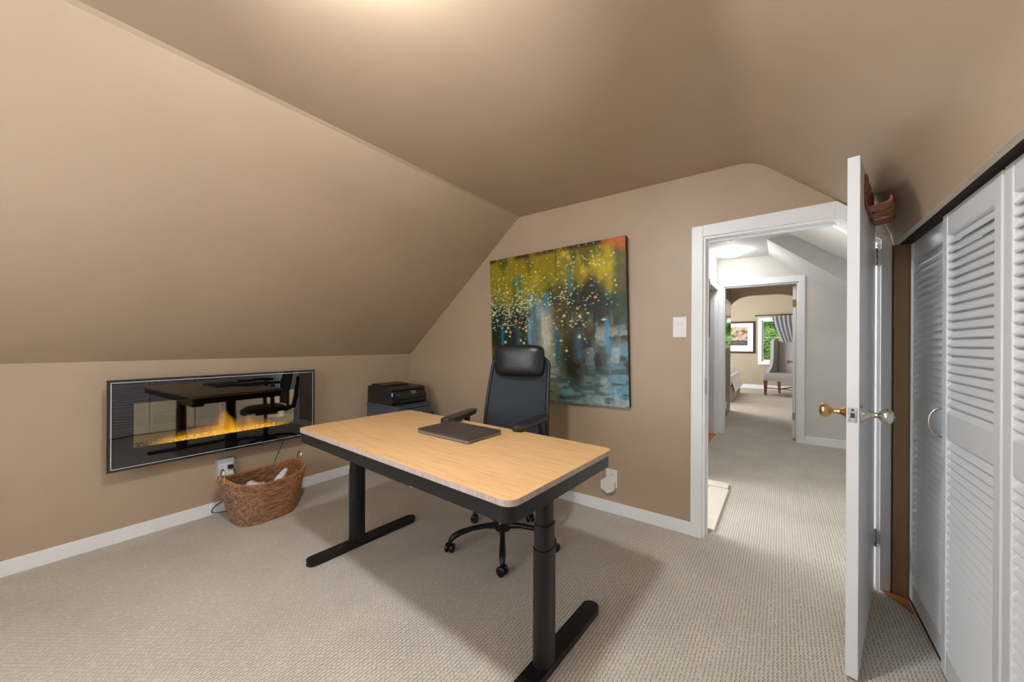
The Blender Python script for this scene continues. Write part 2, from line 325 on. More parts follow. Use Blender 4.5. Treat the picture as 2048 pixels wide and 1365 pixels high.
# ---------------------------------------------------------------- HALL
HY = 3.40; CZ = 2.5; YS = 2.45
struct('ceiling_hall', MB().add([(1.0, 0.13, CZ), (3.30, 0.13, CZ), (3.381, 2.0, CZ), (3.51, YS, CZ), (3.27, YS, CZ), (3.27, HY+.02, CZ), (1.0, HY+.02, CZ)], [(6, 5, 4, 3, 2, 1, 0)]), hallceil, 'white flat hall ceiling with the round lamp', 'ceiling')
# lower slope near the far wall, vertical fascia, upper slope near the doorway
struct('ceiling_slope_far', MB().add([(3.27, YS, CZ), (4.45, YS, 1.532), (4.45, HY+.02, 1.532), (3.27, HY+.02, CZ)], [(0, 1, 2, 3)]), hallceil, 'white sloping soffit above the far hall door', 'ceiling')
struct('wall_fascia', MB().add([(3.27, YS, CZ), (3.51, YS, CZ), (4.45, YS, 1.772), (4.45, YS, 1.532)], [(0, 1, 2, 3)]), hallwall, 'grey vertical fascia step between the hall slopes', 'wall')
struct('ceiling_slope_near', MB().add([(3.51, YS, CZ), (3.381, 2.0, CZ), (4.45, 2.0, 1.70), (4.45, YS, 1.772), (3.30, 0.13, CZ), (4.45, 0.13, 1.62)], [(0, 3, 2, 1), (1, 2, 5, 4)], True), hallwall, 'grey upper slope of the hall ceiling by the doorway', 'ceiling')
struct('wall_hall_right', MB().box((4.45, 0.13, 0), (4.5, HY, 2.5)), hallwall, 'pale grey right wall of the hall', 'wall')
# far wall with bedroom doorway
B0, B1, BT = 2.735, 3.585, 2.11
fw = MB()
fw.box((1.0, HY, 0), (B0, HY+0.11, 2.6)).box((B1, HY, 0), (4.5, HY+0.11, 2.6)).box((B0, HY, BT), (B1, HY+0.11, 2.6))
struct('wall_far', fw, hallwall, 'pale grey far hall wall around the bedroom doorway', 'wall')
fc = MB()
fc.box((2.668, HY-0.018, 0), (B0, HY-0.0005, 2.21)).box((B1, HY-0.018, 0), (3.657, HY-0.0005, 2.19)).box((B0, HY-0.018, BT), (B1, HY-0.0005, 2.195))
struct('trim_8', fc, white, 'white casing around the bedroom doorway', 'trim', bevel=0.004)
struct('trim_9', MB().box((B0-0.001, HY, 0), (B0+0.015, HY+0.11, BT)).box((B1-0.015, HY, 0), (B1+0.001, HY+0.11, BT)).box((B0, HY, BT-0.015), (B1, HY+0.11, BT+0.001)), white, 'white jamb lining of the bedroom doorway', 'trim')
base('baseboard_hall_far', (3.657, HY-0.015, 0), (4.45, HY, 0.10), 'white baseboard on the far grey hall wall')
# left hall wall with doorway to a side room
LW = 2.66
lw = MB().box((LW-0.1, 1.16, 0), (LW, 2.28, 2.55)).box((LW-0.1, 2.28, 2.06), (LW, 3.30, 2.55)).box((LW-0.1, 3.30, 0), (LW, HY, 2.55))
struct('wall_hall_left', lw, hallwall, 'pale grey left hall wall with a side doorway', 'wall')
struct('trim_10', MB().box((LW, 2.22, 0), (LW+0.015, 2.29, 2.13)).box((LW, 2.29, 2.06), (LW+0.015, 3.30, 2.13)).box((LW, 3.30, 0), (LW+0.015, 3.37, 2.13)).box((LW-0.1, 3.285, 0), (LW, 3.30, 2.06)).box((LW-0.1, 2.28, 0), (LW, 2.295, 2.06)), white, 'white casing of the side doorway in the hall', 'trim')
struct('floor_side_room', MB().box((1.2, 2.295, 0.0005), (LW+0.0, 3.285, 0.004)), orangewood, 'orange wood floor seen through the side doorway', 'floor')
struct('wall_side_room', MB().box((1.2, 3.32, 0), (LW-0.1, 3.39, 2.5)).box((1.2, 1.2, 0), (1.25, 3.35, 2.5)), hallwall, 'pale wall of the side room', 'wall')
struct('wall_stairwell', MB().box((1.0, 0.13, 0), (1.05, 1.2, 0.9)).box((1.0, 1.16, 0), (LW-0.1, 1.2, 2.5)), hallwall, 'pale wall of the stairwell', 'wall')
# painted curb around stairs
cream = mat('cream_painted_wood', (0.74, 0.67, 0.58), 0.45, noise=0.04, nscale=10, bump=0.1, bscale=30)
struct('trim_11', MB().box((2.895, 0.137, 0), (3.045, 1.01, 0.016)), cream, 'smooth cream painted wood curb beside the hall carpet', 'trim', bevel=0.003)
struct('trim_12', MB().box((2.3, 1.015, 0), (3.035, 1.15, 0.022)), cream, 'cream painted cross curb at the top of the stairs', 'trim', bevel=0.003)
# ---------------------------------------------------------------- BEDROOM
struct('wall_bedroom_far', MB().box((0, 10.22, 0), (2.93, 10.34, 3.0)).box((3.68, 10.22, 0), (4.6, 10.34, 3.0)).box((2.93, 10.22, 0), (3.68, 10.34, 0.79)).box((2.93, 10.22, 2.01), (3.68, 10.34, 3.0)), bedpaint, 'beige far bedroom wall with the bright window', 'wall')
struct('wall_bedroom_right', MB().box((4.5, HY+.11, 0), (4.6, 10.3, 3.0)), bedpaint, 'beige right bedroom wall', 'wall')
struct('wall_bedroom_left', MB().box((-0.1, HY+.11, 0), (0.0, 6.4, 3.0)).box((-0.1, 8.4, 0), (0.0, 10.3, 3.0)).box((-0.1, 6.4, 0), (0, 8.4, .5)).box((-0.1, 6.4, 2.5), (0, 8.4, 3)), bedpaint, 'beige left bedroom wall', 'wall')
struct('ceiling_bedroom', MB().box((-0.1, HY+.11, 2.9), (4.6, 10.3, 3.0)), hallceil, 'white bedroom ceiling', 'ceiling')
base('baseboard_bedroom', (0, 10.20, 0), (4.5, 10.22, 0.12), 'white baseboard along the far bedroom wall')
# arch: brown wall with flat elliptical opening at y 5.5
am = MB(); pts = [(2.585, 0), (2.585, 1.93)]
for k in range(0, 13):
    a = R(180-90*k/12); pts.append((2.585+0.36+0.36*math.cos(a), 1.93+0.275*math.sin(a)))
for k in range(0, 13):
    a = R(90-90*k/12); pts.append((3.84-0.55+0.55*math.cos(a), 1.83+0.375*math.sin(a)))
pts += [(3.84, 0)]
for y in (5.5, 5.62): pass
n = len(pts); Z = 2.95
for i in range(n-1):
    (xa, za), (xb, zb) = pts[i], pts[i+1]
    if abs(xa-xb) > 1e-6:
        am.add([(xa, 5.5, za), (xb, 5.5, zb), (xb, 5.5, Z), (xa, 5.5, Z), (xa, 5.62, za), (xb, 5.62, zb), (xb, 5.62, Z), (xa, 5.62, Z)], [(0, 1, 2, 3), (7, 6, 5, 4), (0, 4, 5, 1)])
    else: am.add([(xa, 5.5, za), (xb, 5.5, zb), (xb, 5.62, zb), (xa, 5.62, za)], [(0, 1, 2, 3)])
am.box((0, 5.5, 0), (2.585, 5.62, Z)).box((3.84, 5.5, 0), (4.5, 5.62, Z))
brownarch = mat('brown_arch_paint', (0.36, 0.24, 0.14), 0.6, noise=0.03)
struct('wall_arch', am, brownarch, 'brown wall with a rounded arch into the bedroom', 'wall')
# dressing wall panel left of the arch
olive = mat('olive_grey_panel', (0.20, 0.18, 0.13), 0.45, noise=0.08)
pw = MB().box((2.45, 3.95, 0), (2.615, 5.5, 2.45))
for k in range(12): pw.box((2.615, 4.0+k*0.125, 0.12), (2.622, 4.0+k*0.125+0.105, 1.18))
struct('wall_nook', pw, olive, 'olive grey beadboard wall edge left of the arch', 'wall')

# ================================================================ THE OPEN OFFICE DOOR
hinge = Vector((3.806, -0.035)); free = Vector((3.648, -0.822))
dd = (free-hinge); Ld = dd.length; ang = math.atan2(dd.y, dd.x)
dr = thing('door_1', 'open white slab door seen on its edge, with round brass knobs', 'door', (hinge.x, hinge.y, 0.014), ang, kind='structure')
# local: +x from hinge to free edge, right (closet) face at y=0, thickness towards -y... (hall side)
th = 0.0365; H = 1.985
pl = [(0, 0), (Ld, 0), (Ld, H), (0.27, H), (0, H-0.10)]
k = len(pl); sgn = -1
dm = MB().add([(x, 0, z) for x, z in pl]+[(x, -th, z) for x, z in pl], [tuple(range(k)), tuple(range(2*k-1, k-1, -1))]+[((i+1) % k, i, k+i, k+(i+1) % k) for i in range(k)])
dm.build('slab', doorwhite, dr, bevel=0.002)
kx = Ld-0.062; kz = 1.0
kp = [(0.0325, 0), (0.0325, 0.004), (0.028, 0.007), (0.019, 0.014), (0.0135, 0.022), (0.012, 0.026), (0.0125, 0.03), (0.0105, 0.034), (0.010, 0.046), (0.013, 0.050), (0.021, 0.055), (0.0275, 0.063), (0.029, 0.072), (0.0275, 0.080), (0.021, 0.086), (0.012, 0.089), (0.001, 0.090)]
o = MB().lathe(kp, 28, TR((kx, 0.0, kz), rx=R(-90))).build('knob', chrome, dr); o['label'] = 'nickel round knob on the closet side'
MB().lathe([(0.004, 0.088), (0.004, 0.094)], 10, TR((kx, 0.0, kz), rx=R(-90))).build('thumb_turn', steel, o)
o2 = MB().lathe(kp, 28, TR((kx, -th, kz), rx=R(90))).build('knob', brass, dr); o2['label'] = 'warm brass round knob on the hall side'
lp = MB().box((Ld-0.001, -th+0.005, kz-0.028), (Ld+0.0015, -0.005, kz+0.030)).build('latch_plate', steel, dr, bevel=0.001)
MB().box((Ld+0.001, -th+0.012, kz-0.010), (Ld+0.006, -0.013, kz+0.008)).build('latch_bolt', slot, lp)
MB().lathe([(0.004, 0), (0.004, 0.002)], 10, TR((Ld+0.0008, -th/2, kz+0.020), ry=R(90))).build('screw', slot, lp)
for z in (0.27, 1.745):
    hg = MB().lathe([(0.006, -0.045), (0.0065, -0.044), (0.0065, 0.044), (0.006, 0.045)], 12, TR((-0.012, 0.003, z-0.014))).box((-0.034, 0.0035, z-0.058), (-0.012, 0.006, z+0.030)).build('hinge', steel, dr)
    for q in (-0.03, 0.0, 0.03): MB().lathe([(0.0068, -0.001), (0.0068, 0.001)], 12, TR((-0.012, 0.003, z-0.014+q))).build('knuckle_seam', slot, hg)
st = MB().tube([(-0.012, 0.004, 1.79), (-0.030, 0.012, 1.793), (-0.05, 0.035, 1.792), (-0.056, 0.048, 1.793)], 0.0028, 8).lathe([(0.001, -0.007), (0.006, -0.006), (0.0075, 0), (0.006, 0.006), (0.001, 0.007)], 12, TR((-0.056, 0.05, 1.793), rx=R(90))).build('hinge_stop', steel, dr)

# copper hook rack hanging over the closet side of the door: three wide J-hooks
hk = thing('hook_rack', 'copper brown J-hooks on the upper closet side of the open door', 'hook rack', (hinge.x, hinge.y, 0), ang)
for i, (xa, wd) in enumerate(((0.545, 0.085), (0.40, 0.085), (0.255, 0.085))):
    pr = [(0.001, 0.145), (0.001, 0.03), (0.004, 0.012), (0.014, 0.004), (0.06, 0.010), (0.074, 0.016), (0.079, 0.026), (0.080, 0.038)]
    t = 0.007; ins = []
    outl = pr; P = [Vector(p) for p in pr]; nn = []
    for j, p in enumerate(P):
        tg = (P[min(j+1, len(P)-1)]-P[max(j-1, 0)]).normalized(); nn.append(p+Vector((-tg.y, tg.x))*t)
    rs = [[(xa, a.x, a.y), (xa, b.x, b.y), (xa+wd, b.x, b.y), (xa+wd, a.x, a.y)] for a, b in zip(P, nn)]
    MB().rings(rs, False).build('hook', copper, hk, loc=(0, 0, 1.835 + (0, 0.004, 0.006)[i]), bevel=0.002)
box('rail', (0.20, 0.0005, 1.90), (0.64, 0.008, 1.925), copper, hk, bevel=0.001)
MB().box((0.15, 0.001, 1.90), (0.19, 0.03, 1.955)).box((0.155, 0.02, 1.93), (0.185, 0.05, 1.945)).build('bracket', mat('brass_bracket', (0.5, 0.36, 0.12), 0.4, metal=1, noise=0.3, nscale=80), hk, bevel=0.002)

# ================================================================ LOUVERED CLOSET DOORS
def slat_mesh(w):
    m = MB(); a = R(61)
    L_ = 0.0445; t = 0.006; d = Vector((math.cos(a), 0, math.sin(a))); nrm = Vector((-math.sin(a), 0, math.cos(a)))
    vs = []
    pr = [(-L_/2, -t/2), (-L_/2+0.0015, -t/2-0.0005), (L_/2, -t/2), (L_/2, t/2), (-L_/2+0.0015, t/2+0.0005), (-L_/2-0.001, 0)]
    pp = [d*a_+nrm*b_ for a_, b_ in pr]
    m.rings([[(p.x, -w/2, p.z) for p in pp], [(p.x, w/2, p.z) for p in pp]], False)
    me = m.mesh('slat'); me.materials.append(doorwhite); return me
def leaf(idx, ya, yb, xo, label):
    d = thing('door_%d' % idx, label, 'closet door', (XC+xo, (ya+yb)/2, 0), kind='structure', group='louvered closet door leaves')
    w = abs(yb-ya)-0.004; sw = 0.047; t = 0.028; z0, z1 = 0.014, 1.788
    for s_ in (-1, 1):
        c = s_*(w/2-sw/2)
        box('stile', (0, c-sw/2, z0), (t, c+sw/2, z1), doorwhite, d, bevel=0.004)
    for a, b in ((z0, 0.108), (0.924, 1.022), (1.702, z1)):
        box('rail', (0.002, -w/2+sw, a), (t-0.002, w/2-sw, b), doorwhite, d, bevel=0.002)
    me = slat_mesh(w-2*sw+0.002)
    for za, zb, n in ((0.108, 0.924, 25), (1.022, 1.702, 21)):
        for k in range(n):
            o = bpy.data.objects.new('slat', me); COL.objects.link(o); o.parent = d; o.location = (t/2+0.001, 0, za+(k+0.5)*(zb-za)/n)
    return d
l1 = leaf(2, -0.034, -0.546, 0.014, 'louvered closet door nearest the doorway, shaded by the open door')
l2 = leaf(3, -0.548, -1.034, 0.0, 'second louvered closet door from the doorway, in full light')
l3 = leaf(4, -1.046, -1.53, 0.0, 'louvered closet door cut by the right edge of the photo')
l4 = leaf(5, -1.534, -2.03, 0.0, 'fourth louvered closet door from the doorway, farthest along')
# arched pull on the first leaf
hb = MB()
path = []
for k in range(17):
    a = math.pi*k/16; path.append((-0.042*math.sin(a)**0.8, 0, -0.058*math.cos(a)))
hb.tube([(x, y-0.0035, z) for x, y, z in path], 0.0048, 8, flat=1.0).tube([(x*0.93, y+0.0045, z*0.96) for x, y, z in path], 0.0036, 8)
hb.lathe([(0.008, 0), (0.007, 0.004)], 12, TR((-0.0005, 0, 0.058), ry=R(-90))).lathe([(0.008, 0), (0.007, 0.004)], 12, TR((-0.0005, 0, -0.058), ry=R(-90)))
hb.build('handle', chrome, l1, loc=(-0.004, -0.243, 0.975))
box('bolt_block', (-0.010, -0.246, 0.90), (0, -0.240, 1.05), doorwhite, l1)

# ================================================================ DESK
TH = R(-2.7)
dk = thing('standing_desk', 'bamboo topped standing desk with a black frame and telescoping legs', 'desk', (1.955, -1.369, 0), TH)
Wd, Dd, ZT = 1.594, 0.772, 0.785
pt = rrect(Wd, Dd, 0.045, 8)
MB().prism(pt, ZT-0.0215, ZT-0.001).build('top_edge', bamedge, dk)
MB().prism(rrect(Wd-0.002, Dd-0.002, 0.044, 8), ZT-0.001, ZT).build('tabletop', bam, dk)
po = rrect(Wd-0.014, Dd-0.014, 0.040, 8); pi = rrect(Wd-0.03, Dd-0.03, 0.034, 8); n = len(po)
ap = MB(); za, zb = ZT-0.078, ZT-0.024
ap.add([(x, y, za) for x, y in po]+[(x, y, zb) for x, y in po], [(i, (i+1) % n, n+(i+1) % n, n+i) for i in range(n)], True)
ap.add([(x, y, za) for x, y in pi]+[(x, y, zb) for x, y in pi], [((i+1) % n, i, n+i, n+(i+1) % n) for i in range(n)], True)
ap.add([(x, y, za) for x, y in po]+[(x, y, za) for x, y in pi], [((i+1) % n, i, n+i, n+(i+1) % n) for i in range(n)])
ap.add([(x, y, zb) for x, y in po]+[(x, y, zb) for x, y in pi], [(i, (i+1) % n, n+(i+1) % n, n+i) for i in range(n)])
ap.build('frame_apron', blackmetal, dk)
for sx in (-1, 1):
    cx = sx*0.71
    lg = MB().prism(rrect(0.072, 0.098, 0.034, 8, cx, -0.066), 0.032, 0.485, smooth=True).build('leg', blackmetal, dk)
    MB().prism(rrect(0.066, 0.090, 0.031, 8, cx, -0.066), 0.484, 0.578, smooth=True).build('leg_stage', blackmetal, lg)
    MB().prism(rrect(0.058, 0.082, 0.028, 8, cx, -0.066), 0.577, 0.742, smooth=True).build('leg_stage', blackmetal, lg)
    ft = MB().prism(rrect(0.076, 0.735, 0.0379, 10, cx, 0), 0.004, 0.028, smooth=True).prism(rrect(0.076, 0.735, 0.0379, 10, cx, 0), 0.028, 0.033, smooth=True, taper=0.0).build('foot', blackmetal, dk, bevel=0.004)
    box('side_bracket', (cx-0.03, -0.30, 0.742), (cx+0.03, 0.30, 0.7625), blackmetal, dk)
box('cross_rail', (-0.70, -0.05, 0.722), (0.70, -0.01, 0.762), blackmetal, dk)
box('cross_rail', (-0.70, 0.03, 0.722), (0.70, 0.07, 0.762), blackmetal, dk)
cb = box('control_box', (-0.30, -0.25, 0.618), (0.085, -0.15, 0.7625), blackmatte, dk, bevel=0.006)
box('cable_clip', (0.086, -0.245, 0.618), (0.10, -0.23, 0.630), plateplastic, dk)

# ================================================================ LAPTOP
lt = thing('laptop', 'closed dark grey laptop lying on the bamboo desk', 'laptop', (1.985, -1.252, ZT+0.0002), R(-1.5))
lgm = mat('graphite_aluminium', (0.060, 0.052, 0.050), 0.45, metal=0.3, noise=0.03); lgs = mat('grey_laptop_side', (0.20, 0.17, 0.18), 0.4, metal=0.3, noise=0.03)
MB().prism(rrect(0.388, 0.258, 0.010, 4), 0.0035, 0.0155, taper=-0.004).build('base', lgs, lt)
MB().prism(rrect(0.390, 0.260, 0.011, 4), 0.0165, 0.0245).build('lid', lgm, lt, bevel=0.001)
box('hinge_gap', (-0.17, -0.125, 0.0150), (0.17, 0.12, 0.0170), slot, lt)
for y_ in (-0.10, 0.10): box('rubber_foot', (-0.17, y_-0.01, 0), (0.17, y_+0.01, 0.004), slot, lt)
for k, (yy, ww) in enumerate(((-0.098, 0.006), (-0.076, 0.012), (-0.052, 0.016), (-0.028, 0.012), (-0.008, 0.005))):
    box('port', (0.1925, yy, 0.0062), (0.1946, yy+ww, 0.0105), slot, lt)

# ================================================================ OFFICE CHAIR
ch = thing('office_chair', 'black high-back mesh office chair with headrest behind the desk', 'office chair', (1.965, -0.83, 0), R(13))
meshm = mat('black_mesh_fabric', (0.015, 0.021, 0.030), 0.7, noise=0.25, nscale=300, bump=0.5, bscale=700)
leather = mat('black_leather', (0.008, 0.009, 0.013), 0.36, noise=0.2, nscale=30, bump=0.25, bscale=150)
rub = mat('caster_plastic', (0.008, 0.008, 0.009), 0.25, noise=0.1)
bs = MB().lathe([(0.045, 0.085), (0.05, 0.09), (0.05, 0.145), (0.04, 0.155), (0.03, 0.16)], 24).build('base_hub', blackmetal, ch)
for k in range(5):
    a = R(-137.5+72*k); ca, sa = math.cos(a), math.sin(a)
    pth = [(0.04, 0.118), (0.12, 0.125), (0.20, 0.122), (0.27, 0.11), (0.315, 0.092), (0.335, 0.072), (0.338, 0.058)]
    rd = [0.024, 0.017, 0.016, 0.019, 0.019, 0.016, 0.014]
    MB().tube([(p*ca, p*sa, z) for p, z in pth], rd, 10, flat=0.95).build('base_arm', blackmetal, ch)
    cst = MB().lathe([(0.006, 0.045), (0.006, 0.065)], 8, TR((0.338*ca, 0.338*sa, 0))).box((-0.012, -0.010, 0.03), (0.012, 0.010, 0.05), TR((0.338*ca, 0.338*sa, 0), rz=a+0.9)).build('caster', rub, ch)
    for s_ in (-1, 1):
        MB().lathe([(0.020, -0.0095), (0.0265, -0.007), (0.0275, 0), (0.0265, 0.007), (0.020, 0.0095)], 20, TR((0.338*ca, 0.338*sa, 0.0276), rz=a+0.9) @ TR((0.0, s_*0.017, 0), rx=R(90))).build('wheel', rub, cst)
MB().lathe([(0.026, 0.15), (0.026, 0.30), (0.018, 0.30), (0.018, 0.41)], 18).build('gas_lift', blackmetal, ch)
box('tilt_mechanism', (-0.08, -0.11, 0.40), (0.08, 0.12, 0.45), blackmatte, ch, bevel=0.01)
st_ = MB()
def seatf(uu, vv):
    x = (uu-0.5)*2; y = (vv-0.5)*2; kx_ = math.copysign(abs(x)**0.75, x); r_ = max(abs(x), abs(y))
    px = x*0.25*math.sqrt(1-0.28*y*y); py = y*0.245*math.sqrt(1-0.28*x*x)
    return (px, py-0.01, 0.505-0.03*max(0, -y)**3-0.045*r_**8)
st_.grid(seatf, 20, 20).grid(lambda a, b: (seatf(1-a, b)[0], seatf(1-a, b)[1], 0.455), 20, 20)
st_.build('seat', meshm, ch)
# backrest: gently S-curved panel, wider at the bottom, rounded top
def spine(z): return 0.235 + 0.10*((z-0.50)/0.68)**1.0 - 0.035*math.sin((z-0.50)/0.68*math.pi)
def halfw(t):
    w = 0.243-0.030*t
    return w
def backf(uu, vv, off=0, sh=0):
    z = 0.50+0.675*vv; t = vv; hw = halfw(t)
    e = max(0, (vv-0.93)/0.07); hw *= 1-0.16*e*e
    e2 = max(0, (0.06-vv)/0.06); hw *= 1-0.12*e2*e2
    x = (uu-0.5)*2
    return (x*(hw-sh), spine(z)-0.045*abs(x)**2.4*(0.6+0.4*(1-t))+off, z)
bk = MB().grid(lambda a, b: backf(a, b, 0, 0.014), 24, 30).grid(lambda a, b: backf(1-a, b, 0.010, 0.014), 24, 30)
bk.build('backrest_mesh', meshm, ch)
loop = []
for k in range(31): loop.append(backf(0, k/30, 0.004))
for k in range(1, 20): loop.append(backf(k/20, 1, 0.004))
for k in range(31): loop.append(backf(1, 1-k/30, 0.004))
for k in range(1, 20): loop.append(backf(1-k/20, 0, 0.004))
MB().tube(loop, 0.013, 8, closed=True).build('back_frame', blackmatte, ch)
MB().tube([(0, 0.20, 0.43), (0, 0.30, 0.47), (0, 0.325, 0.60), (0, 0.345, 0.85)], [0.03, 0.03, 0.026, 0.018], 10).build('back_support', blackmatte, ch)
MB().tube([(0, 0.36, 0.95), (0, 0.375, 1.12), (0, 0.36, 1.19)], 0.014, 8).build('headrest_post', blackmatte, ch)
hr = MB()
NX, NZ = 20, 16
rs = []
def super2(w, h, p, n):
    q = []
    for k in range(n):
        a = 2*math.pi*k/n; c, s_ = math.cos(a), math.sin(a); q.append((w*math.copysign(abs(c)**p, c), h*math.copysign(abs(s_)**p, s_)))
    return q
for i in range(25):
    t = math.cos(math.pi*(1-i/24)); y = t*0.052; sc = max(0.001, 1-abs(t)**3.0)**(1/3.0)
    rs.append([(x, 0.262+y+0.35*x*x, z+1.160) for x, z in super2(0.186*sc**0.8, 0.112*sc, 0.36, 44)])
hr.rings(rs, True)
hr.build('headrest', leather, ch)
for s_ in (-1, 1):
    ar = MB().tube([(s_*0.20, 0.03, 0.44), (s_*0.27, 0.03, 0.45), (s_*0.285, 0.03, 0.50), (s_*0.285, 0.03, 0.62), (s_*(0.275 if s_ < 0 else 0.245), 0.02, 0.785)], [0.02, 0.022, 0.024, 0.021, 0.026], 10, flat=0.7).build('armrest', blackmatte, ch)
    pd = []
    xo_ = 0.272 if s_ < 0 else 0.232
    ys = [(-0.265, 0.010, .004), (-0.258, 0.030, -.001), (-0.22, 0.043, -.001), (-0.12, 0.047, 0.0), (0.0, 0.044, 0.002), (0.07, 0.036, 0.003), (0.105, 0.024, 0.004), (0.112, 0.008, 0.006)]
    rr = [[(s_*(xo_+(0.0 if s_ < 0 else 0.12)*y)+x, y, 0.8075+dz+z) for x, z in super2(hw, 0.0165 if 0 < i < 7 else 0.008, 0.55, 20)] for i, (y, hw, dz) in enumerate(ys)]
    MB().rings(rr, True).build('arm_pad', mat('arm_pad_rubber', (0.02, 0.019, 0.019), 0.35, noise=0.1) if s_ < 0 else bpy.data.materials['arm_pad_rubber'], ar)

# ================================================================ FIREPLACE
fx = 0.14
fp = thing('electric_fireplace', 'long black glass electric fireplace hung on the knee wall', 'fireplace', (0, -1.745, 0.764))
FW, FH = 1.210, 0.548     # along y, z
gl = bpy.data.materials.new('black_glass'); gl.use_nodes = True; b = gl.node_tree.nodes['Principled BSDF']; b.inputs['Base Color'].default_value = (0.004, 0.004, 0.005, 1); b.inputs['Roughness'].default_value = 0.015; b.inputs['Specular IOR Level'].default_value = 0.9
tcn = gl.node_tree.nodes.new('ShaderNodeTexCoord'); nz = gl.node_tree.nodes.new('ShaderNodeTexNoise'); nz.inputs['Scale'].default_value = 5.0; nz.inputs['Detail'].default_value = 1
bpn = gl.node_tree.nodes.new('ShaderNodeBump'); bpn.inputs['Strength'].default_value = 0.06; bpn.inputs['Distance'].default_value = 0.01
gl.node_tree.links.new(tcn.outputs['Object'], nz.inputs['Vector']); gl.node_tree.links.new(nz.outputs[0], bpn.inputs['Height']); gl.node_tree.links.new(bpn.outputs[0], b.inputs['Normal'])
box('housing', (0.0005, -FW/2+0.05, -FH/2+0.05), (0.126, FW/2-0.05, FH/2-0.04), blackmatte, fp)
# window area in the glass
wy0, wy1, wz0, wz1 = -0.497, 0.452, -0.152, 0.128
g = MB()
for a, b_ in (((0.130, -FW/2, -FH/2), (0.14, wy0, FH/2)), ((0.130, wy1, -FH/2), (0.14, FW/2, FH/2)), ((0.130, wy0, -FH/2), (0.14, wy1, wz0)), ((0.130, wy0, wz1), (0.14, wy1, FH/2))): g.box(a, b_)
g.build('glass_front', gl, fp)
eg = MB(); e = 0.0032; o_ = 0.009
for a, b_ in (((-FW/2+o_, -FH/2+o_), (-FW/2+o_+e, FH/2-o_)), ((FW/2-o_-e, -FH/2+o_), (FW/2-o_, FH/2-o_)), ((-FW/2+o_, -FH/2+o_), (FW/2-o_, -FH/2+o_+e)), ((-FW/2+o_, FH/2-o_-e), (FW/2-o_, FH/2-o_))):
    eg.box((0.1395, a[0], a[1]), (0.1408, b_[0], b_[1]))
eg.build('silver_border', mat('silver_line', (0.75, 0.76, 0.78), 0.4, noise=0.02), fp)
fr = MB(); t = 0.006
for a, b_ in (((-FW/2-t, -FH/2-t), (-FW/2, FH/2+t)), ((FW/2, -FH/2-t), (FW/2+t, FH/2+t)), ((-FW/2, -FH/2-t), (FW/2, -FH/2)), ((-FW/2, FH/2), (FW/2, FH/2+t))):
    fr.box((0.122, a[0], a[1]), (0.139, b_[0], b_[1]))
fr.build('frame', blackmatte, fp)
# flame screen at the back of the firebox (the appliance projects the flames on it)
fs = bpy.data.materials.new('flame_screen'); fs.use_nodes = True; nt = fs.node_tree; b = nt.nodes['Principled BSDF']; L = nt.links
b.inputs['Base Color'].default_value = (0.50, 0.40, 0.26, 1); b.inputs['Metallic'].default_value = 1; b.inputs['Roughness'].default_value = 0.03
tc = nt.nodes.new('ShaderNodeTexCoord'); sp_ = nt.nodes.new('ShaderNodeSeparateXYZ'); L.new(tc.outputs['Object'], sp_.inputs[0])
mp = nt.nodes.new('ShaderNodeMapping'); mp.inputs['Scale'].default_value = (1, 14, 5); L.new(tc.outputs['Object'], mp.inputs[0])
nn_ = nt.nodes.new('ShaderNodeTexNoise'); nn_.inputs['Scale'].default_value = 1.0; nn_.inputs['Detail'].default_value = 3; L.new(mp.outputs[0], nn_.inputs['Vector'])
hgt = M_(nt, 'DIVIDE', M_(nt, 'SUBTRACT', sp_.outputs[2], wz0+0.01), 0.17)
env = M_(nt, 'SUBTRACT', 1.0, M_(nt, 'ABSOLUTE', M_(nt, 'DIVIDE', M_(nt, 'SUBTRACT', sp_.outputs[1], -0.02), 0.36)))
fl_ = M_(nt, 'SUBTRACT', M_(nt, 'MULTIPLY', M_(nt, 'ADD', nn_.outputs[0], 0.05), M_(nt, 'ADD', M_(nt, 'MULTIPLY', env, 1.2), 0.28)), hgt)
mrn = nt.nodes.new('ShaderNodeMapRange'); L.new(fl_, mrn.inputs[0]); mrn.inputs[1].default_value = 0.0; mrn.inputs[2].default_value = 0.9; mrn.inputs[3].default_value = 0; mrn.inputs[4].default_value = 0.85
b.inputs['Emission Color'].default_value = (1.0, 0.42, 0.02, 1); L.new(mrn.outputs[0], b.inputs['Emission Strength'])
box('flame_screen', (0.126, wy0, wz0), (0.1275, wy1, wz1), fs, fp)
clear = bpy.data.materials.new('clear_glass'); clear.use_nodes = True; nt = clear.node_tree; b = nt.nodes['Principled BSDF']; b.inputs['Transmission Weight'].default_value = 1; b.inputs['Roughness'].default_value = 0.0; b.inputs['IOR'].default_value = 1.45
box('pane', (0.1375, wy0, wz0), (0.1385, wy1, wz1), clear, fp)
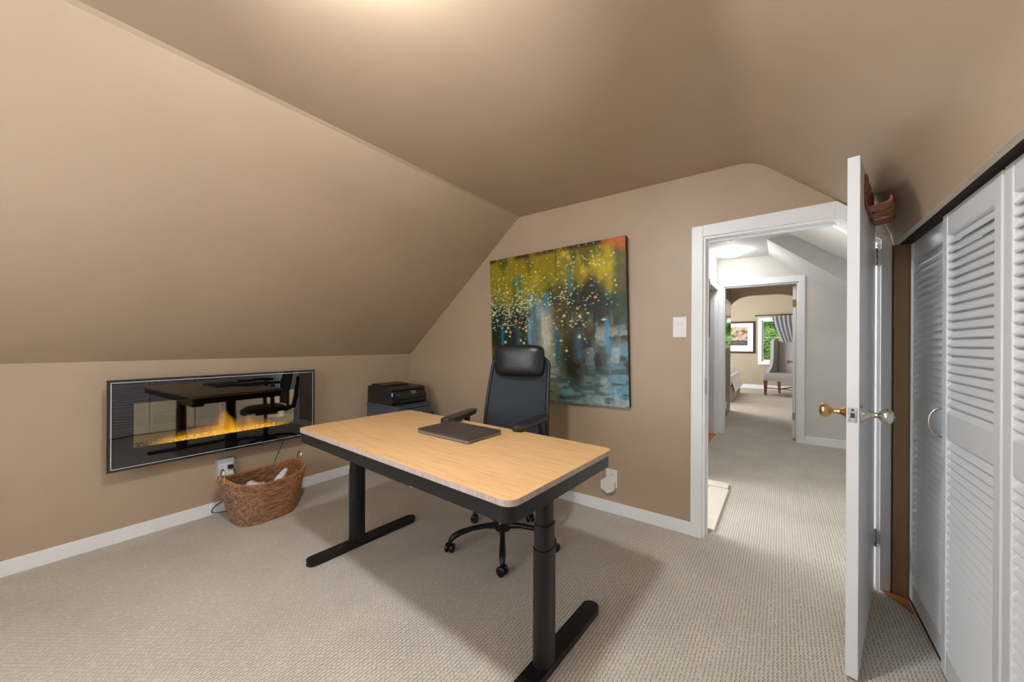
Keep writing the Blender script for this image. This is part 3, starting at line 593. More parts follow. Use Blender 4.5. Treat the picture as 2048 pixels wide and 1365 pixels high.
# crystal ember bed
cry = MB(); cols = []
cm_ = bpy.data.materials.new('crystal_embers'); cm_.use_nodes = True; nt = cm_.node_tree; b = nt.nodes['Principled BSDF']; L = nt.links
b.inputs['Roughness'].default_value = 0.15; b.inputs['Base Color'].default_value = (0.55, 0.5, 0.4, 1)
tc = nt.nodes.new('ShaderNodeTexCoord'); sp_ = nt.nodes.new('ShaderNodeSeparateXYZ'); L.new(tc.outputs['Object'], sp_.inputs[0])
mrn = nt.nodes.new('ShaderNodeMapRange'); L.new(M_(nt, 'ABSOLUTE', M_(nt, 'SUBTRACT', sp_.outputs[1], 0.0)), mrn.inputs[0]); mrn.inputs[1].default_value = 0.44; mrn.inputs[2].default_value = 0.25; mrn.inputs[3].default_value = 0.0; mrn.inputs[4].default_value = 0.9
n9 = nt.nodes.new('ShaderNodeTexNoise'); n9.inputs['Scale'].default_value = 90; L.new(tc.outputs['Object'], n9.inputs['Vector'])
L.new(M_(nt, 'MULTIPLY', mrn.outputs[0], M_(nt, 'MULTIPLY', M_(nt, 'POWER', n9.outputs[0], 2.0), 3.0)), b.inputs['Emission Strength']); b.inputs['Emission Color'].default_value = (1.0, 0.55, 0.04, 1)
for k in range(900):
    y = random.uniform(wy0+0.003, wy1-0.003); x = random.uniform(0.1285, 0.1365); z = wz0+random.random()**1.3*0.030; s_ = random.uniform(0.0025, 0.0045)
    T = TR((x, y, z), random.random()*3, random.random()*3, random.random()*3)
    cry.add([(s_*.4, 0, 0), (-s_*.4, 0, 0), (0, s_, 0), (0, -s_, 0), (0, 0, s_), (0, 0, -s_)], [(0, 2, 4), (2, 1, 4), (1, 3, 4), (3, 0, 4), (2, 0, 5), (1, 2, 5), (3, 1, 5), (0, 3, 5)], False, T)
o = cry.build('crystals', cm_, fp); o['kind'] = 'stuff'
# power cord of the fireplace down to the outlet
tag(MB().tube(smooth_path([(0.006, -1.315, 0.482), (0.010, -1.322, 0.46), (0.018, -1.36, 0.38), (0.03, -1.40, 0.30), (0.05, -1.46, 0.12), (0.05, -1.58, 0.010)]), 0.0032, 8).build('hanging_cable', blackmatte), 'thin black cord hanging below the fireplace behind the basket', 'cable')
# ================================================================ SURGE PROTECTOR
sg = thing('surge_protector', 'silver six-outlet wall tap above the wicker basket', 'surge protector', (0, -1.735, 0.325))
MB().prism(rrect(0.112, 0.165, 0.018, 5), 0, 0.034, TR((0.0005, 0, 0), rx=R(90), rz=R(90)), taper=0.06).build('body', greyplastic, sg, bevel=0.003)
MB().box((0.0342, -0.043, -0.066), (0.0362, 0.043, 0.048)).build('outlet_face', plateplastic, sg, bevel=0.001)
for yy in (-0.024, 0.024):
    for zz in (-0.048, -0.012, 0.024):
        MB().box((0.0361, yy-0.008, zz-0.002), (0.0366, yy-0.006, zz+0.008)).box((0.0361, yy+0.006, zz-0.002), (0.0366, yy+0.008, zz+0.008)).lathe([(0.0022, 0), (0.0022, 0.0005)], 8, TR((0.0361, yy, zz-0.008), ry=R(90))).build('socket', slot, sg)
MB().lathe([(0.005, 0), (0.004, 0.002)], 12, TR((0.0361, -0.002, 0.058), ry=R(90))).build('reset_button', plateplastic, sg)
pg = thing('power_plug', 'black angled plug pushed into the silver wall tap', 'plug', (0.0367, -1.711, 0.340))
MB().box((0, -0.016, -0.012), (0.026, 0.018, 0.014)).build('plug_body', blackmatte, pg, bevel=0.004)
MB().tube(smooth_path([(0.014, 0.010, -0.010), (0.014, 0.024, -0.03), (0.010, 0.030, -0.08), (0.0, 0.02, -0.16), (-0.012, -0.03, -0.24), (-0.014, -0.09, -0.28), (-0.012, -0.105, -0.315), (-0.002, -0.06, -0.327), (0.03, 0.02, -0.333)]), 0.003, 8).build('cable', blackmatte, pg)

# ================================================================ BASKET
bk = thing('wicker_basket', 'oval woven wicker laundry basket on the carpet', 'basket', (0.300, -1.578, 0.003), R(4))
wick = attrmat('water_hyacinth_weave', 'Col', 0.55, 0.4)
BH = 0.285
def bpt(a, t, extra=0):      # a angle, t 0..1 height
    hx = 0.145+0.052*t**0.8+extra; hy = 0.185+0.076*t**0.9+extra
    p = 0.66; c, s_ = math.cos(a), math.sin(a)
    return Vector((hx*math.copysign(abs(c)**p, c), hy*math.copysign(abs(s_)**p, s_), 0))
def bz(a, t): return t*(BH + 0.050*abs(math.sin(a))**3)
shell = MB().grid(lambda a_, t_: tuple(bpt(a_*2*math.pi, t_, -0.006)+Vector((0, 0, bz(a_*2*math.pi, t_)))), 60, 12).add([tuple(bpt(2*math.pi*k/40, 0, -0.006)+Vector((0, 0, 0.004))) for k in range(40)], [tuple(range(40))])
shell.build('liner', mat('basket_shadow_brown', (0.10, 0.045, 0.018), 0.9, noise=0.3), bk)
wv = MB(); vc = []
rows = 25; rowh = 1/rows
def stitch(p0, p1, rad, nrm, col):
    d = p1-p0; L_ = d.length; d.normalize(); b_ = nrm.cross(d).normalized(); rs = []
    for k, (t, q) in enumerate(((0, 0.25), (0.22, 0.85), (0.5, 1.0), (0.78, 0.85), (1, 0.25))):
        c = p0+(p1-p0)*t + nrm*(0.0035*math.sin(math.pi*t))
        rs.append([tuple(c+nrm*math.cos(2*math.pi*j/6)*rad*q*0.75+b_*math.sin(2*math.pi*j/6)*rad*q) for j in range(6)])
    n0 = len(wv.v); wv.rings(rs, True); vc.extend([col]*(len(wv.v)-n0))
for row in range(rows):
    t = (row+0.5)*rowh; nS = 74
    for k in range(nS):
        a = 2*math.pi*(k+0.5*(row % 2)+random.uniform(-.15, .15))/nS; da = 2*math.pi/nS*0.82
        z = bz(a, t)
        q0 = bpt(a-da, t); q1 = bpt(a+da, t); dn = bpt(a, t, 0.01)-bpt(a, t); dn.z = -0.15*dn.length; dn.normalize()
        sgn_ = 1 if row % 2 else -1; hh = 0.0048*sgn_
        tone = random.uniform(0.5, 1.3)
        lf = 0.5+0.5*math.sin(a)      # cooler greyer tone toward one end of the basket
        base_ = Vector((0.36, 0.155, 0.050))*(lf) + Vector((0.29, 0.16, 0.088))*(1-lf)
        col = tuple(base_*tone)+(1,)
        z0, z1 = bz(a-da, t), bz(a+da, t)
        stitch(q0+Vector((0, 0, z0-hh)), q1+Vector((0, 0, z1+hh)), 0.0063, dn, col)
        if row > rows*0.45:      # the inside face shows only near the rim
            e0 = bpt(a-da, t, -0.012); e1 = bpt(a+da, t, -0.012)
            stitch(e0+Vector((0, 0, z0-hh)), e1+Vector((0, 0, z1+hh)), 0.0066, -dn, tuple(base_*tone*0.85)+(1,))
# thick twisted rim
for k in range(96):
    a = 2*math.pi*k/96; a2 = a+2*math.pi/96*1.5
    q0 = bpt(a, 1, -0.004)+Vector((0, 0, bz(a, 1)-0.004)); q1 = bpt(a2, 1, -0.004)+Vector((0, 0, bz(a2, 1)+0.005))
    tone = random.uniform(0.8, 1.2); stitch(q0, q1, 0.0085, Vector((0, 0, 1)), (0.38*tone, 0.165*tone, 0.06*tone, 1))
wo = wv.build('weave', wick, bk); wo['kind'] = 'stuff'
ca = wo.data.color_attributes.new('Col', 'FLOAT_COLOR', 'POINT'); ca.data.foreach_set('color', np.array(vc, dtype=np.float32).ravel())
wrapm = mat('wicker_wrap', (0.38, 0.17, 0.065), 0.6, noise=0.3, nscale=90)
for s_ in (-1, 1):
    zc = BH+0.050+0.020; yy = s_*0.258
    hm = MB().tube([(0.030*math.cos(2*math.pi*k/24), yy+s_*0.001, zc+0.047*math.sin(2*math.pi*k/24)) for k in range(24)], 0.0056, 8, closed=True).build('handle', chrome, bk)
    for q_ in (-1, 1):
        MB().tube([(q_*0.048, yy, zc-0.042), (q_*0.036, yy+s_*0.004, zc-0.020), (q_*0.031, yy, zc-0.006)], [0.012, 0.012, 0.009], 8).build('handle_wrap', wrapm, bk)
cloth = mat('white_cotton', (0.80, 0.82, 0.84), 0.9, noise=0.03, bump=0.3, bscale=60)
tw = MB().grid(lambda a, b: (0.01+(a-0.5)*0.20, -0.085+(b-0.5)*0.185, 0.218+0.060*math.exp(-((a-0.5)**2+(b-0.5)**2)*7)+0.010*math.sin(a*9+b*5)*math.sin(b*7)), 26, 26)
tw.grid(lambda a, b: (0.01+(0.5-a)*0.20, -0.085+(b-0.5)*0.185, 0.15), 4, 4)
tag(tw.build('folded_towel', cloth, None, loc=(0.305, -1.578, 0)), 'folded white cloth in the camera-side end of the basket', 'cloth')
tw = MB().tube([(0.085, 0.045, 0.235), (0.06, 0.08, 0.258), (0.03, 0.11, 0.275), (0.005, 0.145, 0.295)], [0.026, 0.030, 0.026, 0.017], 14, flat=0.7)
tag(tw.build('rolled_cloth', cloth, None, loc=(0.305, -1.578, 0), sub=1), 'rolled white cloth leaning up at the desk end of the basket', 'cloth')

# ================================================================ CABINET + PRINTER
slate = mat('slate_blue_laminate', (0.062, 0.072, 0.095), 0.5, noise=0.06)
cabt = thing('filing_cabinet', 'slate grey cabinet in the corner under the printer', 'cabinet', (0.285, -0.36, 0))
box('carcass', (-0.262, -0.196, 0.0), (0.245, 0.196, 0.660), slate, cabt, bevel=0.003)
box('top_panel', (-0.264, -0.2, 0.660), (0.262, 0.2, 0.680), slate, cabt, bevel=0.003)
for z0_, z1_ in ((0.03, 0.33), (0.34, 0.645)):
    d_ = box('drawer', (0.245, -0.19, z0_), (0.256, 0.19, z1_), slate, cabt, bevel=0.002)
    box('drawer_pull', (0.256, -0.06, z1_-0.05), (0.270, 0.06, z1_-0.035), steel, d_, bevel=0.002)
prn = thing('printer', 'black all-in-one inkjet printer on the slate cabinet', 'printer', (0.242, -0.350, 0.6805)); prn.scale = (1.06, 1.13, 1.16)
pb = mat('printer_black', (0.010, 0.010, 0.011), 0.38, noise=0.05); pbg = mat('printer_panel', (0.014, 0.014, 0.013), 0.22, noise=0.05)
# local: front toward +x; width along y 0.36
bx = MB().prism([(-0.20, 0.0), (0.165, 0.0), (0.185, 0.02), (0.185, 0.060), (0.165, 0.075), (0.165, 0.112), (-0.20, 0.112)], -0.18, 0.18, TR((0, 0, 0), rx=R(90)))
bx.build('body', pb, prn, bevel=0.006)
MB().prism([(-0.20, 0.113), (0.14, 0.113), (0.17, 0.118), (0.165, 0.133), (0.12, 0.142), (-0.19, 0.145), (-0.20, 0.138)], -0.178, 0.178, TR(rx=R(90))).build('scanner_lid', pb, prn, bevel=0.005)
MB().prism([(-0.18, 0.146), (0.03, 0.146), (0.01, 0.158), (-0.15, 0.162)], -0.10, 0.16, TR(rx=R(90))).build('paper_feeder', pb, prn, bevel=0.006)
MB().box((-0.16, -0.06, 0.162), (-0.03, 0.10, 0.165), TR(ry=R(-4))).build('feeder_tray', mat('smoked_plastic', (0.12, 0.10, 0.09), 0.3, noise=0.05), prn)
cp = MB().prism([(0.165, 0.070), (0.212, 0.050), (0.205, 0.078), (0.168, 0.112)], -0.165, 0.165, TR(rx=R(90))).build('control_panel', pbg, prn, bevel=0.003)
Tn = TR((0.190, 0.0, 0.094), ry=R(47))
MB().box((-0.018, -0.028+0.03, 0.0), (0.018, 0.028+0.03, 0.0035), Tn).build('screen', mat('grey_screen', (0.14, 0.135, 0.115), 0.25, noise=0.02), cp)
MB().box((0.186, -0.11, 0.012), (0.20, 0.15, 0.046)).build('paper_tray', pb, prn, bevel=0.004)
MB().lathe([(0.004, 0), (0.004, 0.002)], 10, TR((0.196, -0.12, 0.085), ry=R(50))).build('power_button', mat('pale_button', (0.45, 0.5, 0.55), 0.3, noise=0.02), cp)
MB().box((0.166, -0.1805, 0.075), (0.188, -0.178, 0.106), TR()).build('side_light', mat('blue_indicator', (0.1, 0.3, 0.5), 0.3, noise=0.1, emit=(0.1, 0.45, 0.9), estr=0.12), prn)

# ================================================================ PAINTING
def painting_colors(n):
    uu, vv = np.meshgrid(np.linspace(0, 1, n), np.linspace(0, 1, n)); out = np.zeros((n, n, 3))
    def vn(fx, fy, seed):
        g = np.random.default_rng(seed).random((int(fy)+3, int(fx)+3)); x = uu*fx; y = vv*fy; i = x.astype(int); j = y.astype(int); a = x-i; b = y-j
        a = a*a*(3-2*a); b = b*b*(3-2*b)
        return (g[j, i]*(1-a)+g[j, i+1]*a)*(1-b)+(g[j+1, i]*(1-a)+g[j+1, i+1]*a)*b
    def fbm(fx, fy, s, o=4): return sum(vn(fx*2**k, fy*2**k, s+k)/2**k for k in range(o))/sum(1/2**k for k in range(o))
    def mixc(c, w):
        nonlocal out
        w = np.clip(w, 0, 1)[..., None]; out = out*(1-w)+np.array(c)/255*w
    def ss(x, a, b): t = np.clip((x-a)/(b-a), 0, 1); return t*t*(3-2*t)
    out[:] = np.array((38, 36, 26))/255
    mixc((72, 58, 28), ss(fbm(9, 6, 1, 6), .42, .66)); mixc((88, 84, 50), ss(fbm(16, 9, 15, 5), .56, .72)*.55); mixc((24, 40, 40), ss(fbm(9, 4, 9), .5, .65)*0.8)
    # ochre/yellow reflections hanging from the top
    hang = 0.70+0.16*(fbm(14, 1.2, 20)-.5)-0.05*np.sin(uu*6)
    top = ss(vv, hang-0.05, hang+0.1); mixc((140, 125, 20), top*0.9); mixc((178, 160, 18), top*ss(fbm(5, 6, 31), .47, .62)*.85); mixc((80, 74, 30), top*ss(fbm(10, 3, 37), .52, .66)*.8)
    mixc((95, 66, 30), ss(fbm(4, 5, 44), .5, .62)*ss(uu, .55, .75)*ss(vv, .42, .6)*(1-ss(vv, .80, .9))*.8)
    mixc((185, 165, 25), np.exp(-((uu-.90)/.03)**2)*ss(vv, .62, .72)*.7); mixc((75, 85, 45), np.exp(-((uu-.96)/.03)**2)*ss(vv, .3, .6)*.6)
    mixc((50, 30, 20), ss(vv, .965, .99)*ss(fbm(8, 8, 3), .4, .6)*.8); mixc((190, 95, 40), ss(uu+vv*2.2, 2.93, 3.1)*ss(fbm(9, 9, 61), .35, .55)*.9)
    # teal right side and blue water
    mixc((60, 105, 115), ss(uu, .80, .99)*ss(fbm(6, 5, 70), .42, .6)*(1-ss(vv, .55, .68))*.85)
    mixc((120, 165, 190), ss(fbm(7, 7, 75), .55, .66)*ss(uu, .68, .95)*(1-ss(vv, .34, .44))*.8)
    # pale central shaft
    cx = .42+.06*(.7-vv); wd = .035+.07*(1-vv)
    sh_ = np.exp(-((uu-cx-.02)/wd)**2*1.2)*(1-ss(vv, .58, .74)); mixc((185, 184, 168), sh_*1.0*(0.75+.7*fbm(24, 3, 80)-.1)); mixc((95, 130, 150), np.exp(-((uu-cx+.07)/.03)**2)*(1-ss(vv, .68, .78))*ss(vv, .2, .4)*.75)
    # bottom water
    bt = 1-ss(vv, .06, .20+.10*fbm(5, 2, 90)); mixc((132, 152, 150), bt*.85); mixc((70, 130, 155), bt*ss(fbm(6, 4, 93), .52, .66)*.7); mixc((45, 50, 45), bt*ss(fbm(9, 14, 97), .55, .68)*.8)
    mixc((150, 165, 140), np.exp(-((uu-.46)/.10)**2)*(1-ss(vv, .2, .42))*.7)
    mixc((160, 176, 182), ss(fbm(13, 13, 175, 6), .54, .66)*ss(uu, .66, .82)*(1-ss(vv, .42, .55))*.75); mixc((120, 130, 118), ss(fbm(22, 5, 185, 5), .55, .68)*ss(uu, .5, .7)*(1-ss(vv, .5, .62))*.6)
    mixc((42, 42, 32), np.exp(-((uu-.66)/.055)**2)*ss(vv, .10, .2)*(1-ss(vv, .34, .5))*.85); mixc((40, 44, 40), np.exp(-((uu-.83)/.05)**2)*ss(vv, .12, .2)*(1-ss(vv, .3, .4))*.6)
    mixc((60, 75, 70), ss(fbm(8, 30, 99), .56, .66)*(1-ss(vv, .2, .3))*.7)
    # blue vertical strokes
    for x, a, b, w, c in ((.64, .70, .87, .012, (40, 110, 165)), (.26, .72, .86, .012, (45, 100, 130)), (.21, .79, .84, .02, (40, 95, 120)), (.10, .36, .52, .012, (40, 105, 140)), (.24, .36, .5, .018, (50, 95, 115)), (.33, .38, .56, .016, (110, 160, 190)), (.54, .25, .48, .016, (40, 95, 135)), (.69, .28, .46, .03, (75, 110, 135)), (.88, .35, .53, .014, (60, 140, 195)), (.40, .56, .7, .016, (115, 160, 190)), (.47, .6, .72, .03, (70, 120, 150))):
        mixc(c, np.exp(-((uu-x)/w)**2)*ss(vv, a-.04, a+.02)*(1-ss(vv, b-.02, b+.03))*(.4+.9*fbm(40, 5, int(x*1000)))*.9)
    g = np.random.default_rng(12)
    def lily(x, y, rx, ry, c):
        i0, i1 = max(0, int((x-rx*1.3)*n)), min(n, int((x+rx*1.3)*n)+2); j0, j1 = max(0, int((y-ry*1.3)*n)), min(n, int((y+ry*1.3)*n)+2)
        if i0 >= i1 or j0 >= j1: return
        U = uu[j0:j1, i0:i1]; V = vv[j0:j1, i0:i1]; w = np.clip(1.4-(((U-x)/rx)**2+((V-y)/ry)**2)*1.2, 0, 1)[..., None]
        out[j0:j1, i0:i1] = out[j0:j1, i0:i1]*(1-w)+np.array(c)/255*w
    def scat(k, x0, x1, y0, y1, r0, r1):
        for _ in range(k):
            x = g.uniform(x0, x1); y = min(.99, g.normal((y0+y1)/2, (y1-y0)/3.2)); rr = g.uniform(r0, r1)*.8; q = g.uniform(.62, 1.15)
            lily(x, y, rr*1.5, rr*.9, (min(255, 185*q), min(255, 200*q), 160*q))
    scat(420, 0, .36, .52, .76, .004, .009); scat(110, .36, .66, .60, .78, .004, .008); scat(60, .6, .95, .58, .8, .004, .007); scat(120, .02, .6, .76, .96, .003, .007); scat(70, .55, .95, .84, .99, .003, .008); scat(60, .48, .78, .42, .62, .004, .008); scat(30, .35, .9, .1, .4, .003, .005)
    for x, y in ((.13, .53), (.15, .50), (.13, .475), (.17, .44), (.12, .40), (.26, .41), (.28, .39), (.30, .475), (.08, .31), (.19, .36), (.57, .40), (.70, .42), (.61, .335), (.51, .31), (.36, .36), (.60, .56), (.46, .555), (.71, .55), (.24, .62), (.17, .59)):
        lily(x+g.uniform(-.006, .006), y, g.uniform(.010, .016), g.uniform(.008, .012), (172, 205, 150))
    for x, y in ((.17, .47), (.22, .545), (.30, .50), (.12, .53), (.81, .66), (.69, .60), (.49, .56)): lily(x, y, .013, .010, (205, 140, 120))
    for x, y in ((.18, .525), (.55, .64), (.86, .53), (.78, .62)): lily(x, y, .016, .005, (75, 85, 160))
    lily(.86, .52, .02, .006, (200, 215, 215)); mixc((30, 26, 12), np.exp(-((uu-.545)/.003)**2)*ss(vv, .8, .83)*.7)
    out = out*(0.90+0.2*fbm(60, 60, 200, 2)[..., None])
    lin = np.clip(out, 0, 1)**2.2
    return lin
N = 330; PWd, PHt = 1.272, 1.258
pn = thing('canvas_painting', 'large unframed canvas of water lilies on the tan wall above the chair', 'painting', (1.868, -0.018, 1.430))
pn.rotation_euler = (R(1.2), R(-1.3), 0)
lin = painting_colors(N)
me = bpy.data.meshes.new('canvas_face'); ix = np.arange(N*N).reshape(N, N)
xs, zs = np.meshgrid(np.linspace(-PWd/2, PWd/2, N), np.linspace(-PHt/2, PHt/2, N))
me.from_pydata(np.stack([xs.ravel(), np.full(N*N, -0.036), zs.ravel()], 1).tolist(), [], np.stack([ix[:-1, :-1], ix[:-1, 1:], ix[1:, 1:], ix[1:, :-1]], -1).reshape(-1, 4).tolist())
ca = me.color_attributes.new('Col', 'FLOAT_COLOR', 'POINT'); ca.data.foreach_set('color', np.concatenate([lin.reshape(-1, 3), np.ones((N*N, 1))], 1).astype(np.float32).ravel())
cm2 = attrmat('painted_canvas', 'Col', 0.42, 0.35)
nt = cm2.node_tree; tc = nt.nodes.new('ShaderNodeTexCoord'); nz = nt.nodes.new('ShaderNodeTexNoise'); nz.inputs['Scale'].default_value = 60; nt.links.new(tc.outputs['Object'], nz.inputs['Vector'])
bpn = nt.nodes.new('ShaderNodeBump'); bpn.inputs['Strength'].default_value = 0.25; bpn.inputs['Distance'].default_value = 0.003; nt.links.new(nz.outputs[0], bpn.inputs['Height']); nt.links.new(bpn.outputs[0], nt.nodes['Principled BSDF'].inputs['Normal'])
me.materials.append(cm2); o = bpy.data.objects.new('canvas_face', me); COL.objects.link(o); o.parent = pn
box('canvas_edge', (-PWd/2, -0.0355, -PHt/2), (PWd/2, -0.002, PHt/2), mat('dark_canvas_edge', (0.03, 0.025, 0.02), 0.7, noise=0.3), pn)

# ================================================================ SWITCH, OUTLET, PLUG
sw = thing('light_switch', 'white rocker light switch plate beside the door casing', 'light switch', (2.848, 0, 1.398))
box('plate', (-0.044, -0.006, -0.070), (0.044, -0.0005, 0.070), plateplastic, sw, bevel=0.003)
box('rocker', (-0.0165, -0.0085, -0.033), (0.0165, -0.006, 0.033), plateplastic, sw, bevel=0.001)
box('switch_slot', (-0.014, -0.0092, 0.018), (0.014, -0.0084, 0.021), greyplastic, sw)
ol = thing('wall_outlet', 'white outlet plate low on the tan wall by the desk', 'outlet', (2.372, 0, 0.262))
box('plate', (-0.044, -0.006, -0.068), (0.044, -0.0005, 0.068), plateplastic, ol, bevel=0.003)
for z_ in (0.026, -0.026):
    s_ = MB().prism(rrect(0.034, 0.030, 0.012, 5), 0, 0.002, TR((0, -0.006, z_), rx=R(90))).build('socket', plateplastic, ol)
    MB().box((-0.008, -0.0088, z_), (-0.006, -0.008, z_+0.008)).box((0.006, -0.0088, z_), (0.008, -0.008, z_+0.008)).lathe([(0.0025, 0), (0.0025, 0.0008)], 8, TR((0, -0.008, z_-0.007), rx=R(90))).build('slots', slot, s_)
sm = thing('smart_plug', 'white hexagonal plug-in device in the wall outlet', 'plug', (2.352, -0.0092, 0.212))
hexp = [(0.062*math.cos(R(60*k+30)), 0.062*math.sin(R(60*k+30))) for k in range(6)]
MB().prism(hexp, 0, 0.030, TR(rx=R(90)), taper=0.03).build('body', plateplastic, sm, bevel=0.004)

# ================================================================ HALL FIXTURES
hl = thing('hall_ceiling_lamp', 'round flush lamp glowing on the white hall ceiling', 'ceiling lamp', (2.87, 2.86, CZ))
MB().lathe([(0.12, 0), (0.12, -0.015)], 28).build('base', plateplastic, hl)
MB().lathe([(0.118, -0.012), (0.128, -0.03), (0.12, -0.052), (0.07, -0.066), (0.001, -0.07)], 28).build('diffuser', mat('lit_diffuser', (0.9, 0.9, 0.88), 0.4, noise=0.01, emit=(1, 0.985, 0.96), estr=34), hl)
sd = thing('smoke_detector', 'octagonal white detector on the hall ceiling near the lamp', 'smoke detector', (2.90, 2.14, CZ))
MB().lathe([(0.09, 0), (0.09, -0.012), (0.078, -0.032), (0.03, -0.034)], 8, TR(rz=R(22))).build('body', mat('grey_white_plastic', (0.55, 0.55, 0.55), 0.5, noise=0.02), sd)
box('grille', (-0.05, -0.05, -0.037), (0.05, 0.03, -0.033), greyplastic, sd)
# side room door with small knob, and a wooden framed mirror in it
sdr = thing('door_6', 'white side room door with a tiny dark knob at the left of the hall', 'door', (2.635, 3.27, 0.01), R(182), kind='structure')
box('slab', (0, 0, 0), (0.74, 0.035, 2.03), doorwhite, sdr, bevel=0.002)
o = MB().lathe([(0.012, 0), (0.010, 0.02), (0.022, 0.035), (0.020, 0.05), (0.001, 0.055)], 16, TR((0.09, 0.035, 1.01), rx=R(-90))).build('knob', brass, sdr)
mr_ = thing('wooden_frame', 'orange brown wooden frame strip by the left hall doorway', 'frame', (2.668, 2.42, 1.74))
ow = mat('orange_brown_wood', (0.36, 0.14, 0.04), 0.4, noise=0.2, nscale=30)
fr = MB().box((0, -0.06, -0.37), (0.02, 0.06, 0.36)).build('frame_stile', ow, mr_, bevel=0.004)
box('groove', (0.02, -0.02, -0.34), (0.0215, 0.02, 0.33), mat('dark_wood_groove', (0.12, 0.04, 0.012), 0.5, noise=0.2), mr_)
# bedroom door, swung in, seen on edge
bd = thing('door_7', 'white bedroom door swung away, seen edge-on at the far doorway', 'door', (3.566, 3.51, 0.03), R(88.2), kind='structure')
box('slab', (0, 0, 0), (0.76, 0.035, 2.04), doorwhite, bd, bevel=0.002)
MB().lathe([(0.028, 0), (0.026, 0.006), (0.012, 0.02), (0.011, 0.04), (0.026, 0.05), (0.026, 0.066), (0.001, 0.072)], 18, TR((0.69, 0.035, 1.0), rx=R(-90))).build('knob', brass, bd)
o = MB().box((-0.004, -0.003, 1.76), (0.03, 0.0365, 1.86)).build('hinge', mat('bronze_hinge', (0.32, 0.15, 0.06), 0.5, noise=0.1), bd)
MB().box((-0.004, -0.003, 0.24), (0.03, 0.0365, 0.34)).build('hinge', steel, bd)
# framed print in the bedroom
fpict = thing('framed_print', 'dark framed print with a wide white mat on the far bedroom wall', 'framed picture', (2.34, 10.215, 1.50))
dfm = mat('dark_frame_wood', (0.035, 0.022, 0.015), 0.4, noise=0.1)
for a, b_ in (((-0.45, -0.025, -0.47), (-0.40, 0, 0.47)), ((0.40, -0.025, -0.47), (0.45, 0, 0.47)), ((-0.40, -0.025, 0.42), (0.40, 0, 0.47)), ((-0.40, -0.025, -0.47), (0.40, 0, -0.42))): box('frame_bar', a, b_, dfm, fpict)
box('mat_board', (-0.40, -0.012, -0.42), (0.40, -0.002, 0.42), plateplastic, fpict)
pm = bpy.data.materials.new('sepia_print'); pm.use_nodes = True; nt = pm.node_tree; b = nt.nodes['Principled BSDF']; tc = nt.nodes.new('ShaderNodeTexCoord')
nz = nt.nodes.new('ShaderNodeTexNoise'); nz.inputs['Scale'].default_value = 9; nz.inputs['Detail'].default_value = 6; nt.links.new(tc.outputs['Object'], nz.inputs['Vector'])
sp_ = nt.nodes.new('ShaderNodeSeparateXYZ'); nt.links.new(tc.outputs['Object'], sp_.inputs[0])
q = M_(nt, 'ADD', nz.outputs[0], M_(nt, 'MULTIPLY', M_(nt, 'ABSOLUTE', M_(nt, 'ADD', sp_.outputs[2], -0.05)), 0.15)); cr = nt.nodes.new('ShaderNodeValToRGB'); nt.links.new(q, cr.inputs[0])
e_ = cr.color_ramp.elements; e_[0].position = 0.40; e_[0].color = (0.10, 0.07, 0.08, 1); e_[1].position = 0.58; e_[1].color = (0.62, 0.44, 0.28, 1); nt.links.new(cr.outputs[0], b.inputs['Base Color'])
box('print', (-0.26, -0.014, -0.24), (0.26, -0.0115, 0.30), pm, fpict)
box('print_shore', (-0.26, -0.0150, -0.24), (0.26, -0.0138, -0.09), mat('print_purple_grey', (0.10, 0.085, 0.12), 0.7, noise=0.5, nscale=20), fpict)
# bedroom window
w2 = thing('window_2', 'white framed bedroom window full of green foliage', 'window', (0, 0, 0), kind='structure')
for a, b_ in (((2.862, 10.19, 0.71), (2.95, 10.219, 2.07)), ((3.66, 10.19, 0.71), (3.75, 10.219, 2.07)), ((2.95, 10.19, 1.98), (3.66, 10.219, 2.07)), ((2.95, 10.17, 0.71), (3.66, 10.219, 0.80))): box('casing', a, b_, white, w2, bevel=0.003)
for a, b_ in (((2.93, 10.24, 0.79), (2.99, 10.29, 2.01)), ((3.62, 10.24, 0.79), (3.68, 10.29, 2.01)), ((2.99, 10.24, 0.79), (3.62, 10.29, 0.85)), ((2.99, 10.24, 1.95), (3.62, 10.29, 2.01)), ((2.99, 10.255, 1.50), (3.62, 10.275, 1.508))): box('sash_bar', a, b_, white, w2)
box('pane', (2.99, 10.262, 0.85), (3.62, 10.266, 1.95), clear, w2)
# foliage
leafm = bpy.data.materials.new('green_leaves'); leafm.use_nodes = True; nt = leafm.node_tree; b = nt.nodes['Principled BSDF']; tc = nt.nodes.new('ShaderNodeTexCoord'); nz = nt.nodes.new('ShaderNodeTexNoise'); nz.inputs['Scale'].default_value = 3; nz.inputs['Detail'].default_value = 5
nt.links.new(tc.outputs['Object'], nz.inputs['Vector']); cr = nt.nodes.new('ShaderNodeValToRGB'); nt.links.new(nz.outputs[0], cr.inputs[0]); e_ = cr.color_ramp.elements; e_[0].position = 0.35; e_[0].color = (0.08, 0.26, 0.03, 1); e_[1].position = 0.65; e_[1].color = (0.45, 0.75, 0.16, 1); nt.links.new(cr.outputs[0], b.inputs['Base Color']); b.inputs['Roughness'].default_value = 0.5
tree = thing('garden_tree', 'bright green leafy tree outside the bedroom window', 'tree', (3.4, 13.6, -2.6))
fo = MB()
